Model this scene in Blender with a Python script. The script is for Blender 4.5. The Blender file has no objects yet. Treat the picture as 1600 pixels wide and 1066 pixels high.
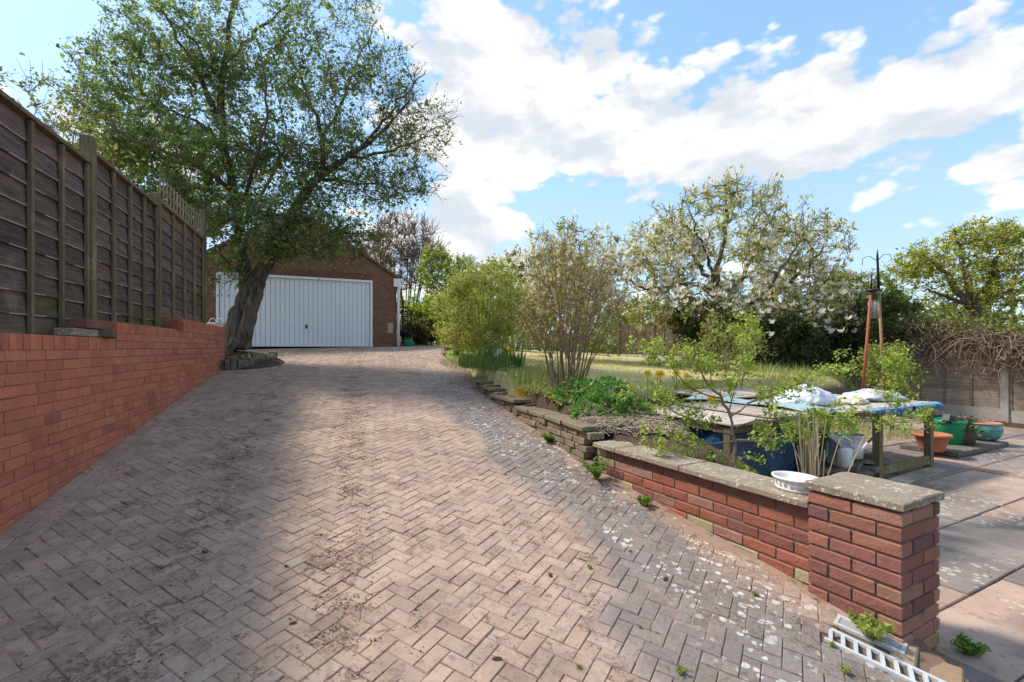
import bpy, bmesh, math, random
import numpy as np
from mathutils import Vector, Matrix, noise as mnoise

# ------------------------------------------------------------------ camera, sky, sun, exposure
scene = bpy.context.scene
COL = scene.collection
R = math.radians
EYE = 1.6
FPX = 755.6                         # 17 mm lens on a 36 mm sensor, 1600 px wide
cam_d = bpy.data.cameras.new('camera')
cam_d.lens = 17.0; cam_d.sensor_width = 36.0; cam_d.shift_y = 11 / 1600
cam_d.clip_start = 0.05; cam_d.clip_end = 3000
cam = bpy.data.objects.new('camera', cam_d); COL.objects.link(cam)
cam.location = (0, 0, EYE); cam.rotation_euler = (R(90), 0, 0)
scene.camera = cam

SUN_DIR = Vector((-0.93, 0.36, 0)).normalized()
SUN_EL = R(50)
SKY_STRENGTH = 0.15
sv = Vector((SUN_DIR.x * math.cos(SUN_EL), SUN_DIR.y * math.cos(SUN_EL), math.sin(SUN_EL)))
sun_d = bpy.data.lights.new('sun', 'SUN'); sun_d.energy = 1.5; sun_d.angle = R(7); sun_d.color = (1, .955, .88)
sun = bpy.data.objects.new('sun', sun_d); COL.objects.link(sun)
sun.rotation_euler = sv.to_track_quat('Z', 'Y').to_euler(); sun.location = (-20, 10, 30)
scene.view_settings.view_transform = 'Standard'; scene.view_settings.look = 'None'
scene.view_settings.gamma = 1; scene.view_settings.use_curve_mapping = False
scene.cycles.max_bounces = 6; scene.cycles.diffuse_bounces = 3; scene.cycles.glossy_bounces = 2; scene.cycles.transmission_bounces = 4
scene.view_settings.exposure = 1.8

def nd(nt, typ, ins=None, **at):
    n = nt.nodes.new(typ)
    for k, v in at.items(): setattr(n, k, v)
    for k, v in (ins or {}).items():
        s = n.inputs[k]
        if isinstance(v, bpy.types.NodeSocket): nt.links.new(v, s)
        elif isinstance(v, (tuple, list)) and len(v) == 3 and s.type == 'RGBA': s.default_value = (*v, 1)
        else: s.default_value = v
    return n
def mth(nt, op, a, b=0.0, c=None, clamp=False):
    ins = {0: a, 1: b}
    if c is not None: ins[2] = c
    return nd(nt, 'ShaderNodeMath', ins, operation=op, use_clamp=clamp).outputs[0]
def sstep(nt, v, lo, hi, a=0.0, b=1.0):
    return nd(nt, 'ShaderNodeMapRange', {0: v, 1: lo, 2: hi, 3: a, 4: b}, interpolation_type='SMOOTHSTEP').outputs[0]
def mixc(nt, f, a, b, mode='MIX'):
    n = nt.nodes.new('ShaderNodeMix'); n.data_type = 'RGBA'; n.blend_type = mode
    for s, v in ((n.inputs[0], f), (n.inputs[6], a), (n.inputs[7], b)):
        if isinstance(v, bpy.types.NodeSocket): nt.links.new(v, s)
        elif isinstance(v, (tuple, list)): s.default_value = (*v[:3], 1)
        else: s.default_value = v
    return n.outputs[2]
def noi(nt, vec, scale, detail=4.0, rough=.55, dist=0.0, col=False):
    ins = {'Scale': scale, 'Detail': detail, 'Roughness': rough, 'Distortion': dist}
    if vec is not None: ins['Vector'] = vec
    n = nd(nt, 'ShaderNodeTexNoise', ins)
    return n.outputs[1 if col else 0]

def noi2(nt, vec, scale, detail, rough, dist):
    return nd(nt, 'ShaderNodeTexNoise', {'Vector': vec, 'Scale': scale, 'Detail': detail, 'Roughness': rough, 'Distortion': dist}, noise_dimensions='2D').outputs[0]

def build_world():
    w = bpy.data.worlds.new('World'); scene.world = w; w.use_nodes = True
    nt = w.node_tree; nt.nodes.clear()
    out = nt.nodes.new('ShaderNodeOutputWorld'); bg = nt.nodes.new('ShaderNodeBackground')
    nt.links.new(bg.outputs[0], out.inputs[0]); bg.inputs[1].default_value = SKY_STRENGTH
    sky = nd(nt, 'ShaderNodeTexSky', {}, sky_type='NISHITA', sun_disc=False)
    sky.sun_elevation = SUN_EL; sky.sun_rotation = math.atan2(SUN_DIR.x, SUN_DIR.y) % (2 * math.pi)
    sky.air_density = 1.0; sky.dust_density = 0.6; sky.ozone_density = 1.6
    tc = nd(nt, 'ShaderNodeTexCoord').outputs['Generated']
    sep = nd(nt, 'ShaderNodeSeparateXYZ', {0: tc})
    x, y, z = sep.outputs
    az = mth(nt, 'ARCTAN2', x, y); el = mth(nt, 'ARCSINE', z)
    # cumulus masses: where each stands in the sky (azimuth, elevation, half widths, weight)
    BIAS = .19
    blobs = [(.0, .55, .24, .06, .28), (.12, .45, .30, .10, .34), (.30, .36, .30, .07, .26), (-.05, .42, .18, .10, .20),
             (.62, .36, .30, .09, .32), (.78, .24, .25, .04, .20), (-.14, .24, .12, .07, .34), (.0, .21, .07, .06, .22), (-.74, .32, .14, .08, .30),
             (-.35, .62, .12, .08, .16), (.80, .57, .12, .06, .28), (.10, .12, .5, .06, .10),
             (.38, .62, .22, .06, -.42), (.62, .53, .20, .06, -.34), (-.62, .58, .32, .20, -.50), (.24, .22, .14, .05, -.34), (.58, .20, .20, .06, -.36), (.06, .30, .16, .03, -.22), (-.25, .36, .10, .06, -.20), (.75, .14, .3, .05, -.2)]
    tot = None
    for a0, e0, sa, se, wt in blobs:
        da = mth(nt, 'MULTIPLY', mth(nt, 'SUBTRACT', az, a0), 1 / sa); de = mth(nt, 'MULTIPLY', mth(nt, 'SUBTRACT', el, e0), 1 / se)
        r2 = mth(nt, 'ADD', mth(nt, 'MULTIPLY', da, da), mth(nt, 'MULTIPLY', de, de))
        g = mth(nt, 'MULTIPLY', mth(nt, 'POWER', 2.718, mth(nt, 'MULTIPLY', r2, -1.0)), wt)
        tot = g if tot is None else mth(nt, 'ADD', tot, g)
    cv = nd(nt, 'ShaderNodeCombineXYZ', {0: az, 1: mth(nt, 'MULTIPLY', el, 1.9), 2: 0.35}).outputs[0]
    n1 = noi2(nt, cv, 4.6, 8, .53, .1)
    n2 = noi2(nt, cv, 15, 5, .6, 0)
    dens = mth(nt, 'ADD', mth(nt, 'ADD', tot, mth(nt, 'MULTIPLY', mth(nt, 'SUBTRACT', n1, .5), 1.15)), mth(nt, 'ADD', mth(nt, 'MULTIPLY', mth(nt, 'SUBTRACT', n2, .5), .12), mth(nt, 'MULTIPLY', mth(nt, 'SUBTRACT', .44, nd(nt, 'ShaderNodeTexVoronoi', {'Vector': cv, 'Scale': 11.0, 'Detail': 2.0, 'Roughness': .5, }, feature='F1', voronoi_dimensions='2D').outputs['Distance']), .38)))
    dens = mth(nt, 'ADD', dens, BIAS)
    mask = sstep(nt, dens, .09, .26)
    # grey-blue flat bellies, white tops
    cv2 = nd(nt, 'ShaderNodeVectorMath', {0: cv, 1: (.02, .075, 0)}, operation='ADD').outputs[0]
    n3 = noi2(nt, cv2, 4.6, 8, .53, .1)
    shade = sstep(nt, mth(nt, 'ADD', mth(nt, 'SUBTRACT', n1, n3), mth(nt, 'MULTIPLY', mth(nt, 'SUBTRACT', n2, .5), .16)), -.17, .13)
    cloud = mixc(nt, shade, (1.46, 1.55, 1.68), (2.2, 2.18, 2.15))
    skyc = mixc(nt, 1.0, sky.outputs[0], (.9, .9, .85), 'MULTIPLY')
    pale = mixc(nt, sstep(nt, el, .0, .62, .85, .6), skyc, mixc(nt, sstep(nt, el, .1, .6), (.90, 1.28, 1.66), (.42, .86, 1.45)))
    c = mixc(nt, mth(nt, 'MULTIPLY', mask, sstep(nt, el, -.02, .08, .5, .97)), pale, cloud)
    nt.links.new(c, bg.inputs[0])
build_world()

# ------------------------------------------------------------------ helpers
rng = np.random.default_rng(7); rnd = random.Random(11)
def P(x, y, Y): return Vector(((x - 800) / FPX * Y, Y, EYE - (y - 544) / FPX * Y))
def lerp(a, b, t): return a + (b - a) * t
def link(o, parent=None):
    COL.objects.link(o)
    if parent is not None: o.parent = parent
    return o
def tag(o, label=None, cat=None, group=None, kind=None):
    if label: o['label'] = label
    if cat: o['category'] = cat
    if group: o['group'] = group
    if kind: o['kind'] = kind
    return o
def empty(name, loc=(0, 0, 0), label=None, cat=None, group=None):
    o = bpy.data.objects.new(name, None); o.location = loc; o.empty_display_size = .1
    link(o); return tag(o, label, cat, group)
def mesh_np(name, V, F, smooth=False, tint=None):
    """V (n,3) array, F (m,k) array or list of arrays of equal-length faces."""
    me = bpy.data.meshes.new(name)
    Fs = [np.asarray(f, dtype=np.int32) for f in (F if isinstance(F, list) else [F]) if len(f)]
    V = np.asarray(V, dtype=np.float32)
    me.vertices.add(len(V)); me.vertices.foreach_set('co', V.ravel())
    nl = sum(f.size for f in Fs); npoly = sum(len(f) for f in Fs)
    me.loops.add(nl); me.loops.foreach_set('vertex_index', np.concatenate([f.ravel() for f in Fs]))
    me.polygons.add(npoly)
    tots = np.concatenate([np.full(len(f), f.shape[1], np.int32) for f in Fs])
    st = np.concatenate([[0], np.cumsum(tots)[:-1]]).astype(np.int32)
    me.polygons.foreach_set('loop_start', st); me.polygons.foreach_set('loop_total', tots)
    if smooth: me.polygons.foreach_set('use_smooth', np.ones(npoly, bool))
    if tint is not None:
        a = me.attributes.new('tint', 'FLOAT_COLOR', 'POINT')
        t = np.ones((len(V), 4), np.float32); t[:, :3] = tint; a.data.foreach_set('color', t.ravel())
    me.update(calc_edges=True); me.validate()
    return me
def obj(name, me, mat, parent=None, world=False):
    """mesh is in world coordinates when world=True (the parent then sits at its own place)."""
    o = bpy.data.objects.new(name, me); link(o)
    if mat is not None and len(me.materials) == 0: me.materials.append(mat)
    if parent is not None:
        o.parent = parent
        if world: o.matrix_parent_inverse = Matrix.LocRotScale(parent.location, parent.rotation_euler, None).inverted()
    return o

class MB:
    """mesh builder: collects polygons of any size"""
    def __init__(s): s.v = []; s.f = []; s.t = []; s.tint = None
    def add(s, vs, fs, tint=None):
        b = len(s.v); s.v += [tuple(v) for v in vs]; s.f += [tuple(i + b for i in f) for f in fs]
        s.t += [tint or (1, 1, 1)] * len(vs)
    def box(s, c, size, M=None, tint=None, ch=0.0, top=None):
        hx, hy, hz = (d / 2 for d in size); c = Vector(c)
        if ch <= 0:
            vs = [Vector((x * hx, y * hy, z * hz)) for z in (-1, 1) for x, y in ((-1, -1), (1, -1), (1, 1), (-1, 1))]
            fs = [(3, 2, 1, 0), (4, 5, 6, 7), (0, 1, 5, 4), (1, 2, 6, 5), (2, 3, 7, 6), (3, 0, 4, 7)]
        else:
            vs = []; 
            for z, i in ((-hz, 1), (-hz + ch, 0), (hz - ch, 0), (hz, 1)):
                for x, y in ((-1, -1), (1, -1), (1, 1), (-1, 1)):
                    vs.append(Vector((x * (hx - ch * i), y * (hy - ch * i), z)))
            fs = [(3, 2, 1, 0), (12, 13, 14, 15)]
            for k in range(3):
                for q in range(4): fs.append((k*4+q, k*4+(q+1) % 4, k*4+4+(q+1) % 4, k*4+4+q))
        s.add([(M @ v if M is not None else v) + c for v in vs], fs, tint)
    def tube(s, pts, rad, n=6, caps=True, tint=None):
        pts = [Vector(p) for p in pts]
        if not hasattr(rad, '__len__'): rad = [rad] * len(pts)
        vs = []; fs = []; up = None
        for i, p in enumerate(pts):
            d = (pts[min(i+1, len(pts)-1)] - pts[max(i-1, 0)])
            d = d.normalized() if d.length > 1e-9 else Vector((0, 0, 1))
            if up is None: up = d.orthogonal().normalized()
            a = (up - d * up.dot(d))
            a = a.normalized() if a.length > 1e-6 else d.orthogonal().normalized()
            up = a; b = d.cross(a)
            for k in range(n):
                t = 2 * math.pi * k / n; vs.append(p + (a * math.cos(t) + b * math.sin(t)) * rad[i])
        for i in range(len(pts) - 1):
            for k in range(n): fs.append((i*n+k, i*n+(k+1) % n, (i+1)*n+(k+1) % n, (i+1)*n+k))
        if caps: fs += [tuple(reversed(range(n))), tuple((len(pts)-1)*n + k for k in range(n))]
        s.add(vs, fs, tint)
    def lathe(s, prof, c=(0, 0, 0), n=24, sx=1, sy=1, tint=None, M=None):
        vs = []; fs = []; c = Vector(c)
        for r, z in prof:
            for k in range(n):
                t = 2 * math.pi * k / n; v = Vector((r * sx * math.cos(t), r * sy * math.sin(t), z))
                vs.append((M @ v if M is not None else v) + c)
        for i in range(len(prof) - 1):
            for k in range(n): fs.append((i*n+k, i*n+(k+1) % n, (i+1)*n+(k+1) % n, (i+1)*n+k))
        s.add(vs, fs, tint)
    def mesh(s, name, smooth=False):
        me = bpy.data.meshes.new(name); me.from_pydata(s.v, [], s.f)
        if smooth: me.polygons.foreach_set('use_smooth', np.ones(len(s.f), bool))
        if any(t != (1, 1, 1) for t in s.t):
            a = me.attributes.new('tint', 'FLOAT_COLOR', 'POINT'); t = np.ones((len(s.v), 4), np.float32); t[:, :3] = s.t
            a.data.foreach_set('color', t.ravel())
        me.update(); return me
    def build(s, name, mat, parent=None, smooth=False, world=False):
        return obj(name, s.mesh(name, smooth), mat, parent, world)
def rotz(a): return Matrix.Rotation(a, 3, 'Z')
def frame(ex, ey, ez=(0, 0, 1)):
    return Matrix((ex, ey, ez)).transposed().to_3x3()

# ------------------------------------------------------------------ materials
MATS = {}
def pmat(name, fn, rough=.8, spec=.3, bump=None, **kw):
    """fn(nt, pos, tint) -> colour socket or tuple; tint = object colour x mesh tint"""
    if name in MATS: return MATS[name]
    m = bpy.data.materials.new(name); m.use_nodes = True; nt = m.node_tree
    b = nt.nodes['Principled BSDF']
    pos = nd(nt, 'ShaderNodeNewGeometry').outputs['Position']
    c = fn(nt, pos)
    if isinstance(c, bpy.types.NodeSocket): nt.links.new(c, b.inputs['Base Color'])
    else: b.inputs['Base Color'].default_value = (*c, 1)
    if isinstance(rough, (int, float)): b.inputs['Roughness'].default_value = rough
    else: nt.links.new(rough(nt, pos), b.inputs['Roughness'])
    b.inputs['Specular IOR Level'].default_value = spec
    for k, v in kw.items(): b.inputs[k].default_value = v
    if bump:
        h, st, dist = bump(nt, pos)
        bn = nd(nt, 'ShaderNodeBump', {'Height': h, 'Strength': st, 'Distance': dist}); nt.links.new(bn.outputs[0], b.inputs['Normal'])
    MATS[name] = m; return m
def ocol(nt): return nd(nt, 'ShaderNodeObjectInfo').outputs['Color']
def attr(nt): return nd(nt, 'ShaderNodeAttribute', {}, attribute_name='tint').outputs['Color']
def orand(nt): return nd(nt, 'ShaderNodeObjectInfo').outputs['Random']
def nbump(scale, st=.4, dist=.01, detail=6):
    return lambda nt, p: (noi(nt, p, scale, detail, .6), st, dist)
def spots(nt, p, scale, size, mask=None, warp=.02):
    """irregular lichen discs: 1 inside"""
    v = nd(nt, 'ShaderNodeTexVoronoi', {'Vector': nd(nt, 'ShaderNodeVectorMath', {0: p, 1: nd(nt, 'ShaderNodeVectorMath', {0: noi(nt, p, 45, 3, .6, 0, True), 'Scale': warp}, operation='SCALE').outputs[0]}, operation='ADD').outputs[0], 'Scale': scale}, feature='F1')
    sp = nd(nt, 'ShaderNodeSeparateColor', {0: v.outputs['Color']})
    rad = mth(nt, 'MULTIPLY', mth(nt, 'POWER', sp.outputs[0], 3.0), size)
    return sstep(nt, mth(nt, 'SUBTRACT', v.outputs['Distance'], rad), -.02, .05, 1, 0)

def simple(name, col, rough=.6, var=.15, scale=8, spec=.3, bump=None, **kw):
    def fn(nt, p):
        n = noi(nt, p, scale, 5, .6)
        return mixc(nt, n, tuple(c * (1 - var * 1.6) for c in col), tuple(c * (1 + var * 1.6) for c in col))
    return pmat(name, fn, rough, spec, bump, **kw)
def leaf_mat(name, trans=.4, rough=.5):
    m = bpy.data.materials.new(name); m.use_nodes = True; nt = m.node_tree; nt.nodes.clear()
    out = nt.nodes.new('ShaderNodeOutputMaterial'); t = attr(nt)
    d = nd(nt, 'ShaderNodeBsdfPrincipled', {'Base Color': t, 'Roughness': rough, 'Specular IOR Level': .25})
    tr = nd(nt, 'ShaderNodeBsdfTranslucent', {'Color': mixc(nt, 1, t, (1.25, 1.3, .7), 'MULTIPLY')})
    mx = nd(nt, 'ShaderNodeMixShader', {0: trans, 1: d.outputs[0], 2: tr.outputs[0]})
    nt.links.new(mx.outputs[0], out.inputs[0]); MATS[name] = m; return m
LEAF = leaf_mat('leaf', .48); PETAL = leaf_mat('petal', .3, .6); BLADE = leaf_mat('blade', .3, .45)
def bark(name, a, b, scale=14):
    def fn(nt, p):
        q = nd(nt, 'ShaderNodeVectorMath', {0: p, 1: (1, 1, .25)}, operation='MULTIPLY').outputs[0]
        n = noi(nt, q, scale, 8, .65, .6); g = noi(nt, p, 1.3, 3)
        return mixc(nt, sstep(nt, g, .5, .75, 0, .4), mixc(nt, sstep(nt, n, .3, .7), a, b), (.12, .13, .07))
    def bf(nt, p):
        q = nd(nt, 'ShaderNodeVectorMath', {0: p, 1: (1, 1, .22)}, operation='MULTIPLY').outputs[0]
        return noi(nt, q, scale, 8, .65, .6), 1.0, .06
    return pmat(name, fn, .95, .1, bf)
BARK = bark('bark', (.05, .038, .03), (.21, .165, .13), 13)
TWIG = simple('twig', (.13, .095, .07), .9, .3, 5, .1)
TWIG_GREY = simple('twig_grey', (.24, .175, .125), .9, .25, 5, .1)
TWIG_RED = simple('twig_red', (.20, .12, .085), .9, .3, 5, .1)

def paver_mat(name, src):
    def fn(nt, p):
        sx = nd(nt, 'ShaderNodeSeparateXYZ', {0: p}); x, y, z = sx.outputs
        big = noi(nt, p, 1.1, 5, .6, .3); mid = noi(nt, p, 5, 5, .6, .4); fine = noi(nt, p, 60, 4, .7)
        wob = mth(nt, 'MULTIPLY', mth(nt, 'SUBTRACT', big, .5), .9)
        q = mth(nt, 'ADD', mth(nt, 'ADD', x, mth(nt, 'MULTIPLY', mth(nt, 'SUBTRACT', y, 4.0), .42)), wob)
        near = sstep(nt, y, 2.0, 3.2, -.45, .0)
        clean = mth(nt, 'MULTIPLY', sstep(nt, mth(nt, 'SUBTRACT', q, near), .0, .28), sstep(nt, q, .78, 1.05, 1, 0))
        clean = mth(nt, 'MULTIPLY', clean, sstep(nt, y, 6.0, 8.5, 1, .25))
        left = sstep(nt, mth(nt, 'ADD', mth(nt, 'ADD', x, mth(nt, 'MULTIPLY', mth(nt, 'SUBTRACT', y, 2.2), .34)), wob), -1.7, -.9, .08, 0)
        clean = mth(nt, 'MAXIMUM', clean, left)
        t = src(nt)
        block = mixc(nt, 1, mixc(nt, fine, (.145, .118, .10), (.32, .27, .24)), t, 'MULTIPLY')
        dust = mixc(nt, mid, (.355, .235, .17), (.50, .36, .275))
        dust = mixc(nt, 1, dust, t, 'MULTIPLY')
        cov = mth(nt, 'MULTIPLY', mth(nt, 'SUBTRACT', 1.0, clean), sstep(nt, mth(nt, 'ADD', mth(nt, 'MULTIPLY', mid, .6), mth(nt, 'MULTIPLY', fine, .4)), .25, .55, .35, 1))
        c = mixc(nt, cov, block, dust)
        # lichen on the undusted blocks
        lm = mth(nt, 'MULTIPLY', sstep(nt, q, .0, .5), sstep(nt, q, 1.0, 1.3, 1, .1))
        lich = mth(nt, 'MULTIPLY', spots(nt, p, 26, .7), mth(nt, 'MULTIPLY', lm, sstep(nt, noi(nt, p, 1.7, 3), .34, .54)))
        lich = mth(nt, 'MULTIPLY', lich, sstep(nt, fine, .3, .5, .5, 1))
        c = mixc(nt, mth(nt, 'MULTIPLY', lich, .85), c, (.66, .63, .57))
        # brown moss dirt: wheel track and random patches
        trk = mth(nt, 'ABSOLUTE', mth(nt, 'ADD', mth(nt, 'ADD', x, mth(nt, 'MULTIPLY', mth(nt, 'SUBTRACT', y, 2.24), .314)), .8))
        trk2 = mth(nt, 'ABSOLUTE', mth(nt, 'ADD', mth(nt, 'ADD', x, mth(nt, 'MULTIPLY', mth(nt, 'SUBTRACT', y, 2.24), .36)), 1.75))
        tm = mth(nt, 'MAXIMUM', sstep(nt, trk, .05, .30, .11, 0), sstep(nt, trk2, .05, .35, .10, 0))
        m = sstep(nt, mth(nt, 'ADD', mth(nt, 'ADD', noi(nt, p, 3.5, 9, .72, .5), mth(nt, 'MULTIPLY', mth(nt, 'SUBTRACT', fine, .5), .25)), tm), .56, .68)
        m = mth(nt, 'MULTIPLY', m, sstep(nt, noi(nt, p, 38, 6, .75, .6), .44, .56))
        flk = mth(nt, 'MULTIPLY', sstep(nt, noi(nt, p, 22, 8, .78, .8), .52, .62), sstep(nt, noi(nt, p, 2.0, 4, .6, .5), .36, .58, .25, 1))
        c = mixc(nt, mth(nt, 'MULTIPLY', flk, .75), c, mixc(nt, fine, (.06, .038, .024), (.18, .115, .07)))
        c = mixc(nt, mth(nt, 'MULTIPLY', m, .85), c, mixc(nt, fine, (.045, .028, .018), (.15, .09, .05)))
        bl = sstep(nt, noi(nt, p, 120, 2, .5), .68, .74)
        c = mixc(nt, mth(nt, 'MULTIPLY', bl, .6), c, (.06, .045, .035))
        st = sstep(nt, noi(nt, p, 2.6, 8, .75, 1.0), .46, .64, 0, .35)
        c = mixc(nt, st, c, mixc(nt, fine, (.10, .068, .05), (.24, .17, .13)))
        wl = sstep(nt, noi(nt, p, 150, 2, .5), .73, .78, 0, .5)
        return mixc(nt, wl, c, (.62, .58, .52))
    return pmat(name, fn, .9, .2, lambda nt, p: (mth(nt, 'ADD', noi(nt, p, 70, 6, .7), mth(nt, 'MULTIPLY', noi(nt, p, 6, 6, .6), 2.0)), .55, .008))
PAVER = paver_mat('block_paving', ocol); PAVER_T = paver_mat('block_paving_far', attr)

def brick_mat(name, streak, lime):
    def fn(nt, p):
        t = ocol(nt); n = noi(nt, p, 9, 6, .65); f = noi(nt, p, 90, 4, .7)
        c = mixc(nt, 1, mixc(nt, n, (.72, .70, .70), (1.22, 1.2, 1.18)), t, 'MULTIPLY')
        c = mixc(nt, sstep(nt, f, .55, .75, 0, streak), c, (.10, .055, .045))
        w = mth(nt, 'MULTIPLY', sstep(nt, noi(nt, p, 3.2, 6, .7), .60, .75), sstep(nt, f, .35, .6))
        c = mixc(nt, mth(nt, 'MULTIPLY', w, lime), c, (.52, .45, .40))
        d = sstep(nt, noi(nt, p, 2.1, 6, .65, .4), .55, .72, 0, .35)
        return mixc(nt, d, c, (.09, .06, .045))
    return pmat(name, fn, .85, .25, lambda nt, p: (mth(nt, 'ADD', noi(nt, p, 55, 6, .7), noi(nt, p, 12, 4, .6)), .8, .010))
BRICK_RED = brick_mat('smooth_red_brick', .15, .14); BRICK_OLD = brick_mat('weathered_brick', .6, .45)
MORTAR = simple('mortar', (.36, .175, .12), .95, .4, 14, .1, nbump(60, .6, .006))
MORTAR_DARK = simple('dark_mortar', (.17, .125, .10), .95, .4, 14, .1, nbump(60, .6, .006))
def conc(name, a, b, lich=.8, sc=22, siz=.55):
    def fn(nt, p):
        n = noi(nt, p, 5, 7, .65); f = noi(nt, p, 110, 4, .7)
        c = mixc(nt, n, a, b); c = mixc(nt, sstep(nt, f, .45, .7, 0, .45), c, (.08, .07, .05))
        l = mth(nt, 'MULTIPLY', spots(nt, p, sc, siz), sstep(nt, noi(nt, p, 6, 3), .42, .55))
        c = mixc(nt, mth(nt, 'MULTIPLY', l, lich), c, (.62, .58, .48))
        return mixc(nt, sstep(nt, noi(nt, p, 9, 5, .7), .55, .72, 0, .22), c, (.16, .14, .06))
    return pmat(name, fn, .95, .15, lambda nt, p: (mth(nt, 'ADD', noi(nt, p, 90, 6, .75), noi(nt, p, 14, 4, .6)), .9, .01))
COPING = conc('lichened_concrete', (.22, .165, .115), (.45, .36, .265), .8, 60, .75)
STONE = conc('walling_stone', (.14, .105, .065), (.34, .27, .18), .3)
KERB = conc('kerb_stone', (.09, .075, .06), (.24, .20, .16), .25)
CONC = conc('grey_concrete', (.36, .31, .26), (.55, .49, .42), .15)
def slab_fn(nt, p):
    t = ocol(nt); n = noi(nt, p, 2.2, 7, .65, .4); f = noi(nt, p, 80, 4, .7); g = noi(nt, p, .8, 4, .6, .3)
    c = mixc(nt, 1, mixc(nt, n, (.75, .75, .76), (1.25, 1.22, 1.2)), t, 'MULTIPLY')
    c = mixc(nt, sstep(nt, g, .44, .62, 0, .7), c, mixc(nt, f, (.10, .08, .065), (.22, .175, .15)))
    c = mixc(nt, sstep(nt, noi(nt, p, 14, 7, .75, .5), .52, .66, 0, .5), c, (.13, .10, .08))
    c = mixc(nt, sstep(nt, f, .55, .75, 0, .3), c, (.1, .08, .07))
    l = mth(nt, 'MULTIPLY', spots(nt, p, 24, .65), sstep(nt, noi(nt, p, 1.2, 3), .45, .6))
    c = mixc(nt, mth(nt, 'MULTIPLY', l, .55), c, (.55, .52, .46))
    return mixc(nt, sstep(nt, noi(nt, p, 5, 8, .72, .6), .60, .70, 0, .7), c, (.07, .05, .035))
SLAB = pmat('paving_slab', slab_fn, .85, .25, nbump(70, .4, .006))
def wood(name, a, b, algae=0.0, zlo=1.6, zhi=2.6, axis='H', spec=.2):
    def fn(nt, p):
        sc = (2.0, 2.0, 30) if axis == 'H' else (30, 30, 2.0)
        q = nd(nt, 'ShaderNodeVectorMath', {0: p, 1: sc}, operation='MULTIPLY').outputs[0]
        t = ocol(nt); g = noi(nt, q, 1.6, 8, .65, .5); n = noi(nt, p, 2.2, 6, .65)
        c = mixc(nt, 1, mixc(nt, sstep(nt, g, .3, .7), a, b), t, 'MULTIPLY')
        c = mixc(nt, sstep(nt, n, .52, .72, 0, .45), c, tuple(min(1, v * 1.9 + .015) for v in b))
        if algae:
            z = nd(nt, 'ShaderNodeSeparateXYZ', {0: p}).outputs[2]
            k = mth(nt, 'MULTIPLY', sstep(nt, mth(nt, 'ADD', z, mth(nt, 'MULTIPLY', mth(nt, 'SUBTRACT', n, .5), 1.6)), zlo, zhi, algae, algae * .06), sstep(nt, g, .2, .6, .5, 1))
            c = mixc(nt, k, c, (.155, .14, .055))
        return c
    def bf(nt, p):
        sc = (2.0, 2.0, 30) if axis == 'H' else (30, 30, 2.0)
        q = nd(nt, 'ShaderNodeVectorMath', {0: p, 1: sc}, operation='MULTIPLY').outputs[0]
        return noi(nt, q, 2.5, 8, .65, .5), .5, .006
    return pmat(name, fn, .85, spec, bf)
WOOD_FENCE = wood('stained_fence_board', (.065, .042, .038), (.175, .115, .095), .5, 1.5, 2.3)
WOOD_POST = wood('weathered_post', (.13, .105, .075), (.27, .215, .15), .35, 1.6, 3.2, 'V')
WOOD_GREY = wood('grey_fence_board', (.23, .17, .125), (.44, .345, .26), .1, .2, .9)
WOOD_BAY = wood('old_bay_timber', (.085, .065, .042), (.20, .155, .105), .3, .1, 1.0, 'V')
WOOD_PLY = wood('weathered_plywood', (.30, .245, .20), (.54, .46, .385), .1, .3, 1.2)
WOOD_DARK = wood('dark_slat', (.07, .05, .035), (.17, .125, .085), .2, .8, 1.6)
SOIL = simple('soil', (.10, .068, .045), .97, .45, 6, .1, nbump(25, 1, .04))
# ------------------------------------------------------------------ ground levels
S2 = Vector((-.46, .888, 0)).normalized(); R2 = Vector((S2.y, -S2.x, 0))      # site axes: away along the plot, across to the right
def smin(a, b, k):
    h = max(0.0, min(1.0, .5 + .5 * (b - a) / k)); return b * (1 - h) + a * h - k * h * (1 - h)
def drive_z(x, y): return smin(.005 - .0491 * x + .1167 * y, 1.42 + .05 * (y - 11.2), .35)
def interp(v, T):
    return float(np.interp(v, [t[0] for t in T], [t[1] for t in T]))
BASE = [(3.0, .60), (4.2, .80), (5, .90), (6, 1.05), (7, 1.18), (9, 1.28), (12, 1.40), (16, 1.47), (20, 1.5), (40, 1.55)]
EDGE = [(2.70, 1.65), (4.37, .763), (5.22, .45), (6.37, 0.0), (7.78, -.566), (9.42, -.935), (11.4, -1.62), (12.5, -1.9), (15.5, -2.2)]  # right edge of the drive (Y, X)
def patio_z(x, y): return .02 + .012 * y
def right_of_bank(x, y):        # >0 on the patio side of the bank behind the bays
    a = Vector((4.7, 6.9)); b = Vector((9.2, 12.6)); d = (b - a).normalized()
    return (x - a.x) * d.y - (y - a.y) * d.x
def garden_z(x, y):
    g = interp(y, BASE) - .05 * x + .03 * mnoise.noise((x * .9, y * .9, 3.1))
    k = right_of_bank(x, y)
    t = max(0, min(1, k / 1.2 + .5)); t = t * t * (3 - 2 * t)
    # bed behind the low brick wall falls towards the patio
    d = (Vector((x, y, 0)) - Vector((1.975, 4.39, 0))); e1 = d.dot(R2); e2 = d.dot(S2)
    if e2 < 2.6:
        t2 = max(0, min(1, (e1 + .15) / .5)); t2 = t2 * t2 * (3 - 2 * t2)
        t = max(t, t2)
    return g * (1 - t) + (patio_z(x, y) - .06) * t

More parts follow.
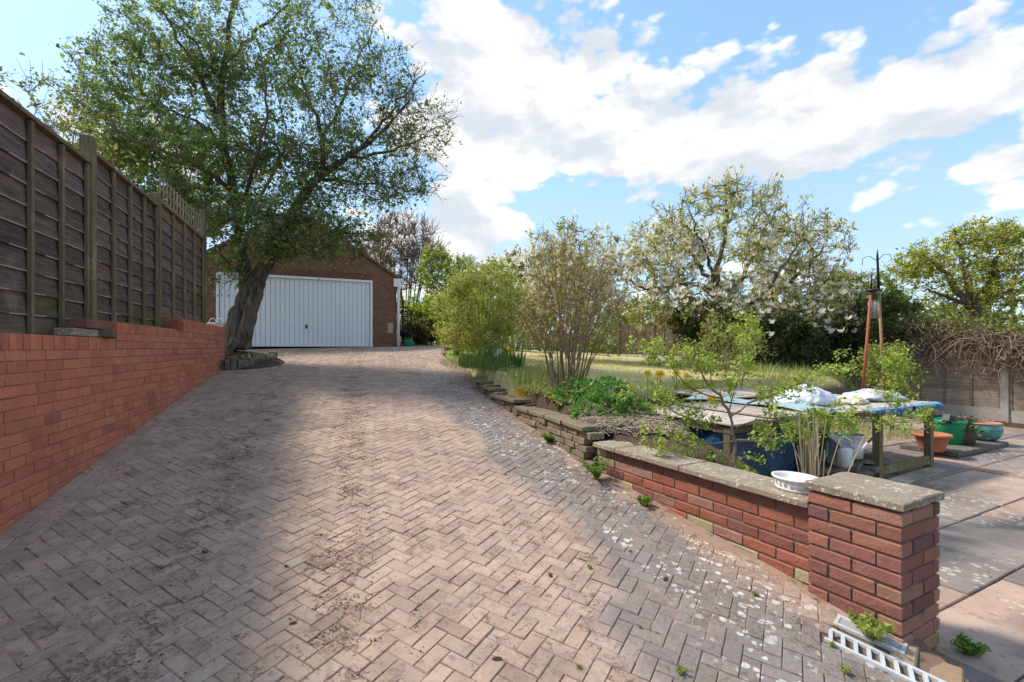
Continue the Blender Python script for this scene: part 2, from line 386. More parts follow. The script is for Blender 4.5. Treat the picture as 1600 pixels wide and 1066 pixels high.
def lawn_fn(nt, p):
    sx = nd(nt, 'ShaderNodeSeparateXYZ', {0: p}); x, y, z = sx.outputs
    n = noi(nt, p, 1.2, 6, .65); f = noi(nt, p, 30, 5, .7)
    straw = mixc(nt, f, (.42, .33, .14), (.68, .57, .30)); green = mixc(nt, f, (.09, .16, .02), (.22, .32, .06))
    c = mixc(nt, mth(nt, 'MAXIMUM', sstep(nt, n, .50, .72, .08, .55), sstep(nt, x, -1.5, -.6, .95, 0)), straw, green)
    low = sstep(nt, mth(nt, 'ADD', y, mth(nt, 'MULTIPLY', n, 1.2)), 6.6, 7.4, 1, 0)
    soil = mixc(nt, f, (.05, .035, .024), (.17, .12, .08))
    c = mixc(nt, low, c, soil)
    return mixc(nt, sstep(nt, z, .75, .95, 1, 0), c, soil)
LAWN = pmat('dry_lawn', lawn_fn, .95, .1, nbump(40, 1, .03))

# wide terrain: one sheet, fine near by, reaching the horizon
def terrain():
    xs = np.concatenate([[-1500, -500, -150, -60], np.arange(-30, -8, 2.0), np.arange(-8, -3, .3), np.arange(-3, 3, .12), np.arange(3, 14, .3), np.arange(14, 44, 2.0), [60, 150, 500, 1500]])
    ys = np.concatenate([[-1500, -400, -100, -20, -6], np.arange(-4, 2.4, .3), np.arange(2.4, 9, .12), np.arange(9, 16, .3), np.arange(16, 46, 2.0), [60, 150, 500, 1500]])
    V = []
    for y in ys:
        for x in xs:
            near = -9 < x < 16 and -5 < y < 34
            if x < interp(y, EDGE) + .2 and y > 2.7 or y <= 2.7:
                z = min(drive_z(x, y), patio_z(x, y) if x > 1.4 and y < 3.2 else 9) - .12
                if x > 1.9 or y < 1: z = min(z, patio_z(x, y) - .08)
                if y > 15.5: z = min(z, 1.58)
            else: z = garden_z(x, y)
            if y > 15.5 and x < interp(y, EDGE) + .5: z = 1.62 - .01 * (y - 15.5)
            if abs(x) > 44 or abs(y) > 46: z = -1.5 if max(abs(x), abs(y)) < 400 else -3
            V.append((x, y, z))
    nx, ny = len(xs), len(ys); i = np.arange(nx * ny).reshape(ny, nx)
    F = np.stack([i[:-1, :-1].ravel(), i[:-1, 1:].ravel(), i[1:, 1:].ravel(), i[1:, :-1].ravel()], 1)
    o = obj('lawn', mesh_np('lawn', V, F, True), LAWN); tag(o, 'dry straw coloured garden lawn and beds', kind='structure')
terrain()

# ------------------------------------------------------------------ block-paved drive, 45 degree herringbone
WD = Vector((-.3533, .9355, 0)); WN = Vector((.9355, .3533, 0))     # left wall: along, and its face normal
W0 = Vector((-3.049, 2.88, 0))
def wall_x(y): return W0.x + (y - W0.y) * WD.x / WD.y
drive = tag(obj('driveway', None or bpy.data.meshes.new('driveway'), None), 'sloping block paved driveway', kind='structure')
def drive_base():
    xs = np.arange(-11, 2.41, .2); ys = np.arange(-1, 17.2, .2); V = []; idx = {}; F = []
    for j, y in enumerate(ys):
        for i, x in enumerate(xs): V.append((x, y, drive_z(x, y) - .012))
    nx = len(xs)
    for j in range(len(ys) - 1):
        for i in range(nx - 1):
            cx, cy = xs[i] + .1, ys[j] + .1
            if cy > 2.7 and cx > interp(cy, EDGE) + .15: continue
            if cy <= 2.7 and cx > 1.72 + (2.7 - cy) * .5: continue
            if cx < wall_x(cy) - .1 and cy < 9.3: continue
            F.append((j*nx+i, j*nx+i+1, (j+1)*nx+i+1, (j+1)*nx+i))
    def fn(nt, p): return mixc(nt, noi(nt, p, 8, 6, .7), (.10, .062, .04), (.27, .18, .13))
    me = mesh_np('driveway', V, np.array(F)); drive.data = me; me.materials.append(pmat('joint_dirt', fn, .97, .1, nbump(60, .8, .01)))
drive_base()
def clip(poly, n, c):
    out = []
    for i in range(len(poly)):
        a, b = poly[i], poly[(i+1) % len(poly)]
        da = a[0]*n[0] + a[1]*n[1] - c; db = b[0]*n[0] + b[1]*n[1] - c
        if da >= 0: out.append(a)
        if da * db < 0:
            t = da / (da - db); out.append((a[0] + (b[0]-a[0])*t, a[1] + (b[1]-a[1])*t))
    return out
def drive_inside(x, y):
    if y < .8 or y > 15.9: return False
    if y > 2.7 and x > interp(y, EDGE) + .06: return False
    if y <= 2.7 and x > 1.68 + (2.7 - y) * .5: return False
    if y < 2.40 and x > 1.47 + (2.355 - y) * .91: return False
    if y < 9.2 and x < wall_x(y) + .05: return False
    if y >= 9.2 and x < -9.5: return False
    return True
def pave():
    A1 = Vector((.5, .866)); A2 = Vector((-.866, .5)); U = .079; g = .0018
    items = []
    cE = WN.x * W0.x + WN.y * W0.y + .215            # edging courses along the wall
    n2 = (WN.x, WN.y)
    for i in range(-165, 250):
        for j in range(-85, 250):
            k = (i - j) % 4
            if k == 0: w, h = 2, 1
            elif k == 3: w, h = 1, 2
            else: continue
            c = A1 * ((i + w/2) * U) + A2 * ((j + h/2) * U) + Vector((0, .7))
            if c.y > 16.2 or c.y < .7 or c.x < -10 or c.x > 3.5: continue
            if not drive_inside(c.x, c.y): continue
            full = True; poly = None
            if c.y < 9.5:
                pl = [tuple(c + A1 * sx * (w*U/2 - g) + A2 * sy * (h*U/2 - g)) for sx, sy in ((-1, -1), (1, -1), (1, 1), (-1, 1))]
                q = clip(pl, n2, cE)
                if len(q) < 3: continue
                full = len(q) == 4 and all(abs(a[0]-b[0]) + abs(a[1]-b[1]) < 1e-9 for a, b in zip(pl, q))
                area = abs(sum(q[a][0]*q[(a+1) % len(q)][1] - q[(a+1) % len(q)][0]*q[a][1] for a in range(len(q)))) / 2
                if area < .002: continue
                poly = q
            items.append((c, k, full, poly, w, h))
    def mesh_block(name, L, W, H=.05, ch=.0035):
        mb = MB(); mb.box((0, 0, -H/2), (L, W, H), ch=ch); return mb.mesh(name)
    meB = []
    for v in range(5):
        me = mesh_block('paver', .1548 - .001 * (v % 3), .0764); me.materials.append(PAVER)
        for vert in me.vertices:
            if vert.co.z > -.02: vert.co += Vector((rnd.uniform(-1, 1), rnd.uniform(-1, 1), rnd.uniform(-1, 1))) * .0012
        meB.append(me)
    def proj_area(c):
        z = drive_z(c.x, c.y); px = c.x / c.y * FPX; py = (EYE - z) / c.y * FPX
        if abs(px) > 850 or py > 560: return 0
        return (EYE - z + .1167 * c.y) / c.y ** 3
    fulls = sorted([it for it in items if it[2]], key=lambda it: -proj_area(it[0]))
    near = set(id(it) for it in fulls[:300])
    def btint():
        v = rnd.uniform(.90, 1.10); h = rnd.uniform(-.03, .04)
        if rnd.random() < .07: v *= .85
        return (v * (1 + h), v, v * (1 - h * .6))
    mb = MB()
    for it in items:
        c, k, full, poly, w, h = it
        ang = math.atan2(A1.y, A1.x) if w == 2 else math.atan2(A2.y, A2.x)
        e = .05; z = drive_z(c.x, c.y)
        gx = (drive_z(c.x+e, c.y) - drive_z(c.x-e, c.y)) / (2*e); gy = (drive_z(c.x, c.y+e) - drive_z(c.x, c.y-e)) / (2*e)
        nz = Vector((-gx + rnd.gauss(0, .008), -gy + rnd.gauss(0, .008), 1)).normalized()
        ex = Vector((math.cos(ang), math.sin(ang), 0)); ex = (ex - nz * ex.dot(nz)).normalized(); ey = nz.cross(ex)
        dz = rnd.gauss(0, .0016)
        if id(it) in near:
            o = bpy.data.objects.new('paver', rnd.choice(meB)); link(o, drive)
            M = Matrix((ex, ey, nz)).transposed().to_4x4(); M.translation = (c.x, c.y, z + dz); o.matrix_local = M
            o.color = (*btint(), 1)
        else:
            M = Matrix((ex, ey, nz)).transposed()
            if full or poly is None:
                L, W = .1548, .0764
                hx, hy, ch = L/2, W/2, .0035
                vs = [(-hx, -hy, -.02), (hx, -hy, -.02), (hx, hy, -.02), (-hx, hy, -.02)] + [(sx*hx, sy*hy, -ch) for sx, sy in ((-1, -1), (1, -1), (1, 1), (-1, 1))] + [(sx*(hx-ch), sy*(hy-ch), 0) for sx, sy in ((-1, -1), (1, -1), (1, 1), (-1, 1))]
                vs = [M @ Vector(v) + Vector((c.x, c.y, z + dz)) for v in vs]
                fs = [(8, 9, 10, 11)] + [(r*4+q, r*4+(q+1) % 4, r*4+4+(q+1) % 4, r*4+4+q) for r in range(2) for q in range(4)]
            else:
                n = len(poly); ctr = Vector((sum(p[0] for p in poly)/n, sum(p[1] for p in poly)/n))
                def lv(p, s, dzz):
                    v = ctr + (Vector(p) - ctr) * s; return (v.x, v.y, drive_z(v.x, v.y) + dzz)
                vs = [lv(p, 1, -.02) for p in poly] + [lv(p, 1, -.006) for p in poly] + [lv(p, .93, 0) for p in poly]
                fs = [tuple(range(2*n, 3*n))] + [(r*n+q, r*n+(q+1) % n, r*n+n+(q+1) % n, r*n+n+q) for r in range(2) for q in range(n)]
            mb.add(vs, fs, btint())
    # two straight edging courses beside the wall
    for row in range(2):
        s = -2.2 + row * .1
        while s < 6.9:
            p = W0 + WD * s + WN * (.055 + row * .105)
            M = frame(WD, -WN)
            vs = []
            for zz, ch in ((-.02, 0), (-.006, 0), (0, .006)):
                for a, b in ((-1, -1), (1, -1), (1, 1), (-1, 1)):
                    v = p + WD * a * (.098 - ch) - WN * b * (.049 - ch); vs.append((v.x, v.y, drive_z(v.x, v.y) + zz + .002))
            mb.add(vs, [(8, 9, 10, 11)] + [(r*4+q, r*4+(q+1) % 4, r*4+4+(q+1) % 4, r*4+4+q) for r in range(2) for q in range(4)], btint())
            s += .203
    o = mb.build('paver', PAVER_T, drive); tag(o, kind='stuff')
pave()

# washed-down silt: a thin sheet that rises through the joints and buries the block edges here and there
def silt():
    xs = np.arange(-6.2, 1.95, .035); ys = np.arange(1.3, 11.5, .045); nx = len(xs); V = []; ok = []
    for y in ys:
        ex = interp(y, EDGE) if y > 2.7 else 1.66 + (2.7 - y) * .5; wx = wall_x(y)
        for x in xs:
            ins = wx - .05 < x < ex + .12; ok.append(ins and drive_inside(min(x, ex - .02) if x > ex - .1 else max(x, wx + .08), y))
            if not ins: V.append((x, y, 0)); continue
            n = mnoise.noise((x * 2.2, y * 2.2, 0)) * .55 + mnoise.noise((x * 7, y * 7, 4)) * .3 + mnoise.noise((x * 23, y * 23, 9)) * .22
            de = ex - x; dw = x - wx
            e = math.exp(-max(de, 0) / .20) * 1.1 + math.exp(-max(dw, 0) / .05) * .7
            if y > 7: e += .12
            V.append((x, y, drive_z(x, y) - .0052 + .0065 * e + .0062 * n))
    F = []
    for j in range(len(ys) - 1):
        for i in range(nx - 1):
            q = (j*nx+i, j*nx+i+1, (j+1)*nx+i+1, (j+1)*nx+i)
            if all(ok[k] for k in q): F.append(q)
    def fn(nt, p):
        n = noi(nt, p, 4, 7, .7); f = noi(nt, p, 70, 4, .7)
        c = mixc(nt, n, (.27, .165, .115), (.44, .30, .225)); c = mixc(nt, sstep(nt, noi(nt, p, 9, 6, .7), .52, .66, 0, .75), c, (.10, .06, .035)); c = mixc(nt, sstep(nt, noi(nt, p, 2.3, 5, .6), .58, .66, 0, .5), c, (.12, .10, .03)); return mixc(nt, sstep(nt, f, .5, .7, 0, .4), c, (.08, .05, .035))
    me = mesh_np('silt', V, np.array(F), True); o = obj('silt', me, pmat('silt', fn, .97, .1, nbump(80, .9, .01)), None); tag(o, 'thin brown silt washed over the joints of the drive', kind='stuff')
silt()

# ------------------------------------------------------------------ patio slabs
patio = tag(obj('patio', bpy.data.meshes.new('patio'), None), 'pink and grey slab patio', kind='structure')
def make_patio():
    V = []; F = []
    def quad(pts):
        b = len(V); V.extend(pts); F.append((b, b+1, b+2, b+3))
    P0 = Vector((1.75, 2.62, 0))
    def at(e1, e2, dz): v = P0 + R2 * e1 + S2 * e2; return (v.x, v.y, patio_z(v.x, v.y) + dz)
    quad([at(-.4, -6, -.03), at(12, -6, -.03), at(12, 9, -.03), at(-.4, 9, -.03)])
    me = mesh_np('patio', V, np.array(F)); patio.data = me; me.materials.append(SOIL)
    e2 = -4.2; r = 0
    cols = [(.40, .27, .20), (.36, .245, .185), (.26, .21, .175), (.22, .18, .155), (.42, .30, .23), (.31, .23, .185)]
    cache = {}
    while e2 < 7.2:
        h = [.6, .45, .6, .75, .6][r % 5]; e1 = -.3 - (.33 if r % 2 else 0); q = 0
        while e1 < 9:
            w = rnd.choice([.6, .6, .9, .75, .45]); key = (w, h)
            c = P0 + R2 * (e1 + w/2) + S2 * (e2 + h/2); u = c.x / max(c.y, .2)
            lo = max(e1, .02 if -.6 < e2 < 2.2 else -.3)
            if c.y > .8 and not (e1 < .28 and -.5 < e2 < 3) and .5 < u < 1.35 and c.x < 11.5 and c.x > 1.72 + (2.2 - c.y) * .9:
                if key not in cache:
                    b = MB(); b.box((0, 0, -.02), (w - .008, h - .008, .04), ch=.005); m = b.mesh('slab'); m.materials.append(SLAB); cache[key] = m
                o = bpy.data.objects.new('slab', cache[key]); link(o, patio)
                M = frame(R2, S2).to_4x4(); M.translation = (c.x, c.y, patio_z(c.x, c.y) + rnd.gauss(0, .002)); o.matrix_local = M @ Matrix.Rotation(rnd.gauss(0, .004), 4, 'Z') @ Matrix.Rotation(rnd.gauss(0, .004), 4, 'X')
                cc = rnd.choice(cols); v = rnd.uniform(.9, 1.12); o.color = (cc[0]*v, cc[1]*v, cc[2]*v, 1)
            e1 += w; q += 1
        e2 += h; r += 1
make_patio()

# ------------------------------------------------------------------ bricks
BRICKS = {}
def brick_mesh(L, H, D, mat, ch=.004):
    key = (round(L, 3), round(H, 3), round(D, 3), mat.name, rnd.randrange(3))
    if key not in BRICKS:
        b = MB(); b.box((0, 0, 0), (L, D, H), ch=ch); me = b.mesh('brick'); me.materials.append(mat)
        for v in me.vertices: v.co += Vector((rnd.gauss(0, 1), rnd.gauss(0, 1), rnd.gauss(0, 1))) * .0011
        BRICKS[key] = me
    return BRICKS[key]
def put_brick(parent, c, ex, ey, size, mat, color, jit=.002, name='brick', ch=.004):
    o = bpy.data.objects.new(name, brick_mesh(size[0], size[1], size[2], mat, ch)); link(o, parent)
    M = frame(ex, ey).to_4x4() @ Matrix.Rotation(rnd.gauss(0, .006), 4, 'Z') @ Matrix.Rotation(rnd.gauss(0, .004), 4, 'Y')
    M.translation = Vector(c) + Vector(ey) * rnd.gauss(0, jit) - parent.location
    o.matrix_local = M; o.color = (*color, 1); return o

# left retaining wall
def left_wall():
    w = empty('brick_retaining_wall', (W0.x, W0.y, 1.0), 'long orange red brick retaining wall below the dark fence', 'wall')
    secs = [(-2.6, 1.684, 1.69), (1.684, 3.82, 1.84), (3.82, 6.66, 1.99)]      # along the wall (m from W0), top
    core = MB(); back = -WN
    for s0, s1, top in secs:
        pts = []
        for d in (.006, .235):
            for s in (s0, s1 - .004):
                p = W0 + WD * s + back * d; pts.append(p)
        a, b, c, d = pts
        vs = [(q.x, q.y, zz) for zz in (-.2, top - .006) for q in (a, b, d, c)]
        core.add(vs, [(0, 1, 5, 4), (1, 2, 6, 5), (2, 3, 7, 6), (3, 0, 4, 7), (4, 5, 6, 7)])
    core.build('mortar_joint', MORTAR, w, world=True)
    def col(z):
        v = rnd.uniform(.86, 1.14); c = Vector((.54, .18, .10)) if z < 1.5 else Vector((.52, .185, .115))
        r = rnd.random()
        if r < .05: c = Vector((.43, .15, .10))
        return tuple(c * v)
    for row in range(0, 24):
        z = 1.584 - .075 * row + .0325 - .065 + .15 * 2
        s = -2.6 - rnd.uniform(0, .2); zc = z
        while s < 6.66:
            L = .1025 if rnd.random() < .13 else .215
            a, b = s, s + L; s += L + .007
            # top of the brickwork where this brick stands
            mid = (a + b) / 2
            sec = next((q for q in secs if q[0] <= mid < q[1]), None)
            if sec is None: continue
            b = min(b, 6.66)
            for k in (1.684, 3.82):
                if a < k < b and zc > next(q for q in secs if q[0] <= k - .01 < q[1])[2] - .11: a = k
            if b - a < .03: continue
            if zc + .02 > sec[2] - .104: continue
            p = W0 + WD * ((a + b) / 2)
            if zc + .04 < drive_z(p.x, p.y): continue
            if False: continue          # a few missing bricks / weep holes
            c = p - WN * .05; put_brick(w, (c.x, c.y, zc), WD, -WN, (b - a, .066, .1025), BRICK_RED, col(zc), .0016)
    for s0, s1, top in secs:
        s = s0 + .034
        while s < s1 - .02:
            c = W0 + WD * s - WN * .1045
            put_brick(w, (c.x, c.y, top - .0515), WD, -WN, (.0665, .103, .213), BRICK_RED, col(1.2), .002, 'coping_brick')
            s += .0745
    return w
left_wall()
# loose bricks on the wall's ledge
def loose():
    def pt(s, off, z): p = W0 + WD * s - WN * off; return Vector((p.x, p.y, z))
    def single(name, label, cat, c, ang, size, mat, color):
        b = MB(); b.box((0, 0, 0), size, ch=.005); o = b.build(name, mat); o.location = c; o.rotation_euler = (0, 0, ang); o.color = (*color, 1); tag(o, label, cat); return o
    A = math.atan2(WD.y, WD.x)
    single('grey_block', 'short pale grey concrete block lying on the brick wall ledge', 'block', pt(1.10, .06, 1.725), A, (.42, .12, .06), COPING, (1, 1, 1))
    single('grey_block', 'dark grey concrete block end jutting over the brick wall step', 'block', pt(1.56, .04, 1.727), A + .25, (.40, .13, .065), KERB, (1, 1, 1))
    single('loose_brick', 'purple brown brick resting on two grey blocks by the fence', 'brick', pt(1.32, .05, 1.80), A + .04, (.52, .11, .075), BRICK_OLD, (.25, .105, .085))
    # brick with three holes, standing on the ledge with its bed face to the drive
    me = bpy.data.meshes.new('hollow_brick'); bm = bmesh.new()
    L, H, D = .25, .122, .11; holes = [(-.075, 0), (0, 0), (.075, 0)]; rr = .026; n = 12
    cells = []
    fr = []; bk = []
    for sgn, store in ((-1, fr), (1, bk)):
        for hx, hz in holes:
            store.append([bm.verts.new((hx + rr*math.cos(2*math.pi*k/n + math.pi/4), sgn*D/2, hz + rr*math.sin(2*math.pi*k/n + math.pi/4))) for k in range(n)])
    xs = [-L/2, -.0375, .0375, L/2]
    cor = {(s, i, j): bm.verts.new((xs[i], s*D/2, (j*2-1)*H/2)) for s in (-1, 1) for i in range(4) for j in range(2)}
    for s, store in ((-1, fr), (1, bk)):
        for h in range(3):
            ring = store[h]; c4 = [cor[(s, h+1, 1)], cor[(s, h, 1)], cor[(s, h, 0)], cor[(s, h+1, 0)]]
            for q in range(4):
                seg = [ring[(q*3 + t) % n] for t in range(4)]
                f = [c4[q]] + seg[0:4] + [c4[(q+1) % 4]]
                bm.faces.new(f if s == 1 else list(reversed(f)))
    for h in range(3):
        for k in range(n): bm.faces.new((fr[h][k], fr[h][(k+1) % n], bk[h][(k+1) % n], bk[h][k]))
    for h in range(3): bm.faces.new(bk[h])
    for i in range(3):
        for j in (0, 1): bm.faces.new((cor[(-1, i, j)], cor[(-1, i+1, j)], cor[(1, i+1, j)], cor[(1, i, j)]))
    for i in (0, 3): bm.faces.new((cor[(-1, i, 0)], cor[(-1, i, 1)], cor[(1, i, 1)], cor[(1, i, 0)]))
    bm.normal_update(); bm.to_mesh(me); bm.free()
    o = obj('hollow_brick', me, BRICK_RED); o.location = pt(3.66, .03, 1.84 + .062); o.rotation_euler = (0, 0, A); o.color = (.30, .09, .065, 1); o.scale = (1, 1, 1)
    tag(o, 'dark red brick with three round holes standing on the wall', 'brick')
loose()

# right: low brick garden wall, pier, copings
PN = Vector((1.864, 2.313, 0)); PS = Vector((-.477, .879, 0)).normalized(); PR = Vector((PS.y, -PS.x, 0))
def pier():
    o = empty('brick_pier', (PN.x, PN.y, .06), 'square weathered red brick pier with a lichened concrete cap', 'pier')
    LW, WW = .44, .395
    core = MB(); c = PN + PS * LW/2 + PR * WW/2; core.box((c.x, c.y, .40), (WW - .02, LW - .02, .80), frame(PR, PS)); core.build('mortar_joint', MORTAR_DARK, o, world=True)
    def col(row):
        v = rnd.uniform(.85, 1.15); r = rnd.random()
        c = Vector((.32, .135, .09)) if r < .55 else Vector((.25, .10, .08)) if r < .75 else Vector((.36, .18, .125)) if r < .92 else Vector((.19, .09, .085))
        if row == 9: c = Vector((.40, .31, .14)) if r < .7 else Vector((.34, .21, .11))
        return tuple(c * v)
    def put(a0, a1, b0, b1, row):            # a along the long face, b along the near face
        c = PN + PS * (a0+a1)/2 + PR * (b0+b1)/2; z = .81 - .0375 - .075 * row
        put_brick(o, (c.x, c.y, z), PR, PS, (b1-b0, .065, a1-a0), BRICK_OLD, col(row), .0015, ch=.006)
    for row in range(11):
        if row % 2 == 0:
            put(0, .215, 0, .1025, row); put(.225, .44, 0, .1025, row)
            put(0, .1025, .1125, .3275, row); put(0, .1025, .3375, .395, row)
            put(.1125, .44, .29, .395, row)
        else:
            put(0, .1025, 0, .215, row); put(0, .1025, .225, .395, row)
            put(.1125, .3275, 0, .1025, row); put(.3375, .44, 0, .1025, row); put(.1125, .44, .29, .395, row)
    cap = MB(); c = PN + PS * .22 + PR * .1975; cap.box((0, 0, 0), (.425, .47, .045), ch=.006)
    me = cap.mesh('coping_slab'); bm = bmesh.new(); bm.from_mesh(me)
    bmesh.ops.subdivide_edges(bm, edges=[e for e in bm.edges if e.calc_length() > .1], cuts=14, use_grid_fill=True)
    for v in bm.verts:
        v.co += Vector((mnoise.noise(v.co*25), mnoise.noise(v.co*25 + Vector((5, 1, 2))), mnoise.noise(v.co*22 + Vector((9, 3, 7)))*.8)) * .005
    bm.to_mesh(me); bm.free(); q = obj('coping_slab', me, COPING, o)
    M = frame(PR, PS).to_4x4(); M.translation = Vector((c.x, c.y, .838)) - o.location; q.matrix_local = M
    o['group'] = 'garden wall brickwork'; del o['group']
pier()
def garden_wall():
    A = PN + PS * .44 + PR * .05; Lw = 1.92
    o = empty('low_brick_wall', (A.x, A.y, .2), 'low red brick garden wall capped with concrete coping beside the pier', 'wall')
    core = MB(); c = A + PS * Lw/2 + PR * .1; core.box((c.x, c.y, .33), (.19, Lw, .74), frame(PR, PS)); core.build('mortar_joint', MORTAR_DARK, o, world=True)
    for row in range(7):
        z = .70 - .0375 - .075 * row; s = -(.11 if row % 2 else 0.0)
        while s < Lw - .02:
            a, b = max(s, 0), min(s + .215, Lw); s += .225
            if b - a < .04: continue
            c = A + PS * (a+b)/2 + PR * .05; 
            if z + .04 < drive_z(c.x - .1, c.y): continue
            r = rnd.random(); v = rnd.uniform(.85, 1.15)
            cc = Vector((.33, .115, .07)) if r < .6 else Vector((.25, .095, .07)) if r < .8 else Vector((.34, .17, .13))
            if row == 0: cc = Vector((.20, .085, .06))  # top course darker: the coping's shadow put into the brick colour
            if a > 1.66 or (z - drive_z(c.x, c.y) < .05 and rnd.random() < .6): cc = Vector((.37, .30, .17))
            put_brick(o, (c.x, c.y, z), PS, -PR, (b-a, .065, .1025), BRICK_OLD, tuple(cc*v), .0015, ch=.006)
    for a, b in ((.0, .93), (.935, 1.63), (1.635, 1.93)):
        m = MB(); m.box((0, 0, 0), (b-a-.004, .31, .042), ch=.006); me = m.mesh('coping_slab'); bm = bmesh.new(); bm.from_mesh(me)
        bmesh.ops.subdivide_edges(bm, edges=[e for e in bm.edges if e.calc_length() > .1], cuts=12, use_grid_fill=True)
        for v in bm.verts: v.co += Vector((mnoise.noise(v.co*20+Vector((a, 0, 0)))*.4, mnoise.noise(v.co*22 + Vector((5+a, 1, 2))), mnoise.noise(v.co*20 + Vector((9, a, 7)))*.8)) * .005
        bm.to_mesh(me); bm.free(); q = obj('coping_slab', me, COPING, o)
        c = A + PS * (a+b)/2 + PR * .105
        M = frame(PS, -PR).to_4x4(); M.translation = Vector((c.x, c.y, .722 + rnd.uniform(-.003, .003))) - o.location; q.matrix_local = M @ Matrix.Rotation(rnd.gauss(0, .01), 4, 'Z')
garden_wall()

# dry-laid walling along the bed
def rough_block(name, size, mat, amp=.012, cuts=3, seed=0):
    m = MB(); m.box((0, 0, 0), size, ch=min(size) * .12); me = m.mesh(name); bm = bmesh.new(); bm.from_mesh(me)
    bmesh.ops.subdivide_edges(bm, edges=[e for e in bm.edges if e.calc_length() > min(size) * .6], cuts=cuts, use_grid_fill=True)
    for v in bm.verts: v.co += mnoise.noise_vector(v.co * 14 + Vector((seed*3.1, seed, 0))) * amp
    bm.to_mesh(me); bm.free(); me.materials.append(mat); return me
def stone_wall():
    o = empty('stone_retaining_wall', (.5, 5.2, .6), 'low buff stone retaining wall stepping up beside the drive', 'wall')
    variants = [rough_block('stone', (.26, .16, .062), STONE, .010, 2, k) for k in range(5)]
    slabs = [rough_block('coping_slab', (.44, .24, .045), STONE, .007, 4, 20 + k) for k in range(3)]
    ys = np.array([4.42, 5.22, 6.37, 7.1, 7.78]); xs = np.array([interp(y, EDGE) for y in ys])
    seg = np.concatenate([[0], np.cumsum(np.hypot(np.diff(xs), np.diff(ys)))])
    def at(s): return Vector((np.interp(s, seg, xs), np.interp(s, seg, ys), 0))
    def dirn(s): return (at(s + .05) - at(s - .05)).normalized()
    def top(s):
        y = at(s).y
        return .80 if y < 4.55 else .86 if y < 6.15 else .935 if y < 6.85 else 1.01 if y < 7.3 else 1.087
    for row in range(8):
        s = rnd.uniform(0, .15)
        while s < seg[-1]:
            sc = rnd.uniform(.7, 1.25); L = .26 * sc; m = s + L/2; s += L + .008
            if m > seg[-1]: break
            p = at(m); t = top(m); z = t - .05 - .03 - row * .066
            if z + .03 < drive_z(p.x, p.y) - .01: continue
            d = dirn(m); n = Vector((d.y, -d.x, 0))
            q = bpy.data.objects.new('stone', rnd.choice(variants)); link(q, o)
            M = frame(d, -n).to_4x4(); M.translation = p + n * (.06 + rnd.gauss(0, .008)) + Vector((0, 0, z)) - o.location
            q.matrix_local = M @ Matrix.Rotation(rnd.gauss(0, .03), 4, 'Z') @ Matrix.Diagonal((sc, 1, 1, 1)); v = rnd.uniform(.8, 1.15)
    s = .12
    while s < seg[-1] - .1:
        p = at(s + .22); d = dirn(s + .22); n = Vector((d.y, -d.x, 0))
        q = bpy.data.objects.new('coping_slab', rnd.choice(slabs)); link(q, o)
        M = frame(d, -n).to_4x4(); M.translation = p + n * (.07 + rnd.gauss(0, .01)) + Vector((0, 0, top(s + .22) - .022)) - o.location
        q.matrix_local = M @ Matrix.Rotation(rnd.gauss(0, .03), 4, 'Z') @ Matrix.Rotation(rnd.gauss(0, .015), 4, 'X'); s += .45
    fill = MB()
    for k in range(16):
        s = seg[-1] * (k + .5) / 16; p = at(s); d = dirn(s); n = Vector((d.y, -d.x, 0)); c = p + n * .17
        zt = top(s) - .06; fill.box((c.x, c.y, zt - .4), (seg[-1] / 16 + .03, .2, .8), frame(d, -n))
    fill.build('rubble_core', SOIL, o, world=True)
stone_wall()

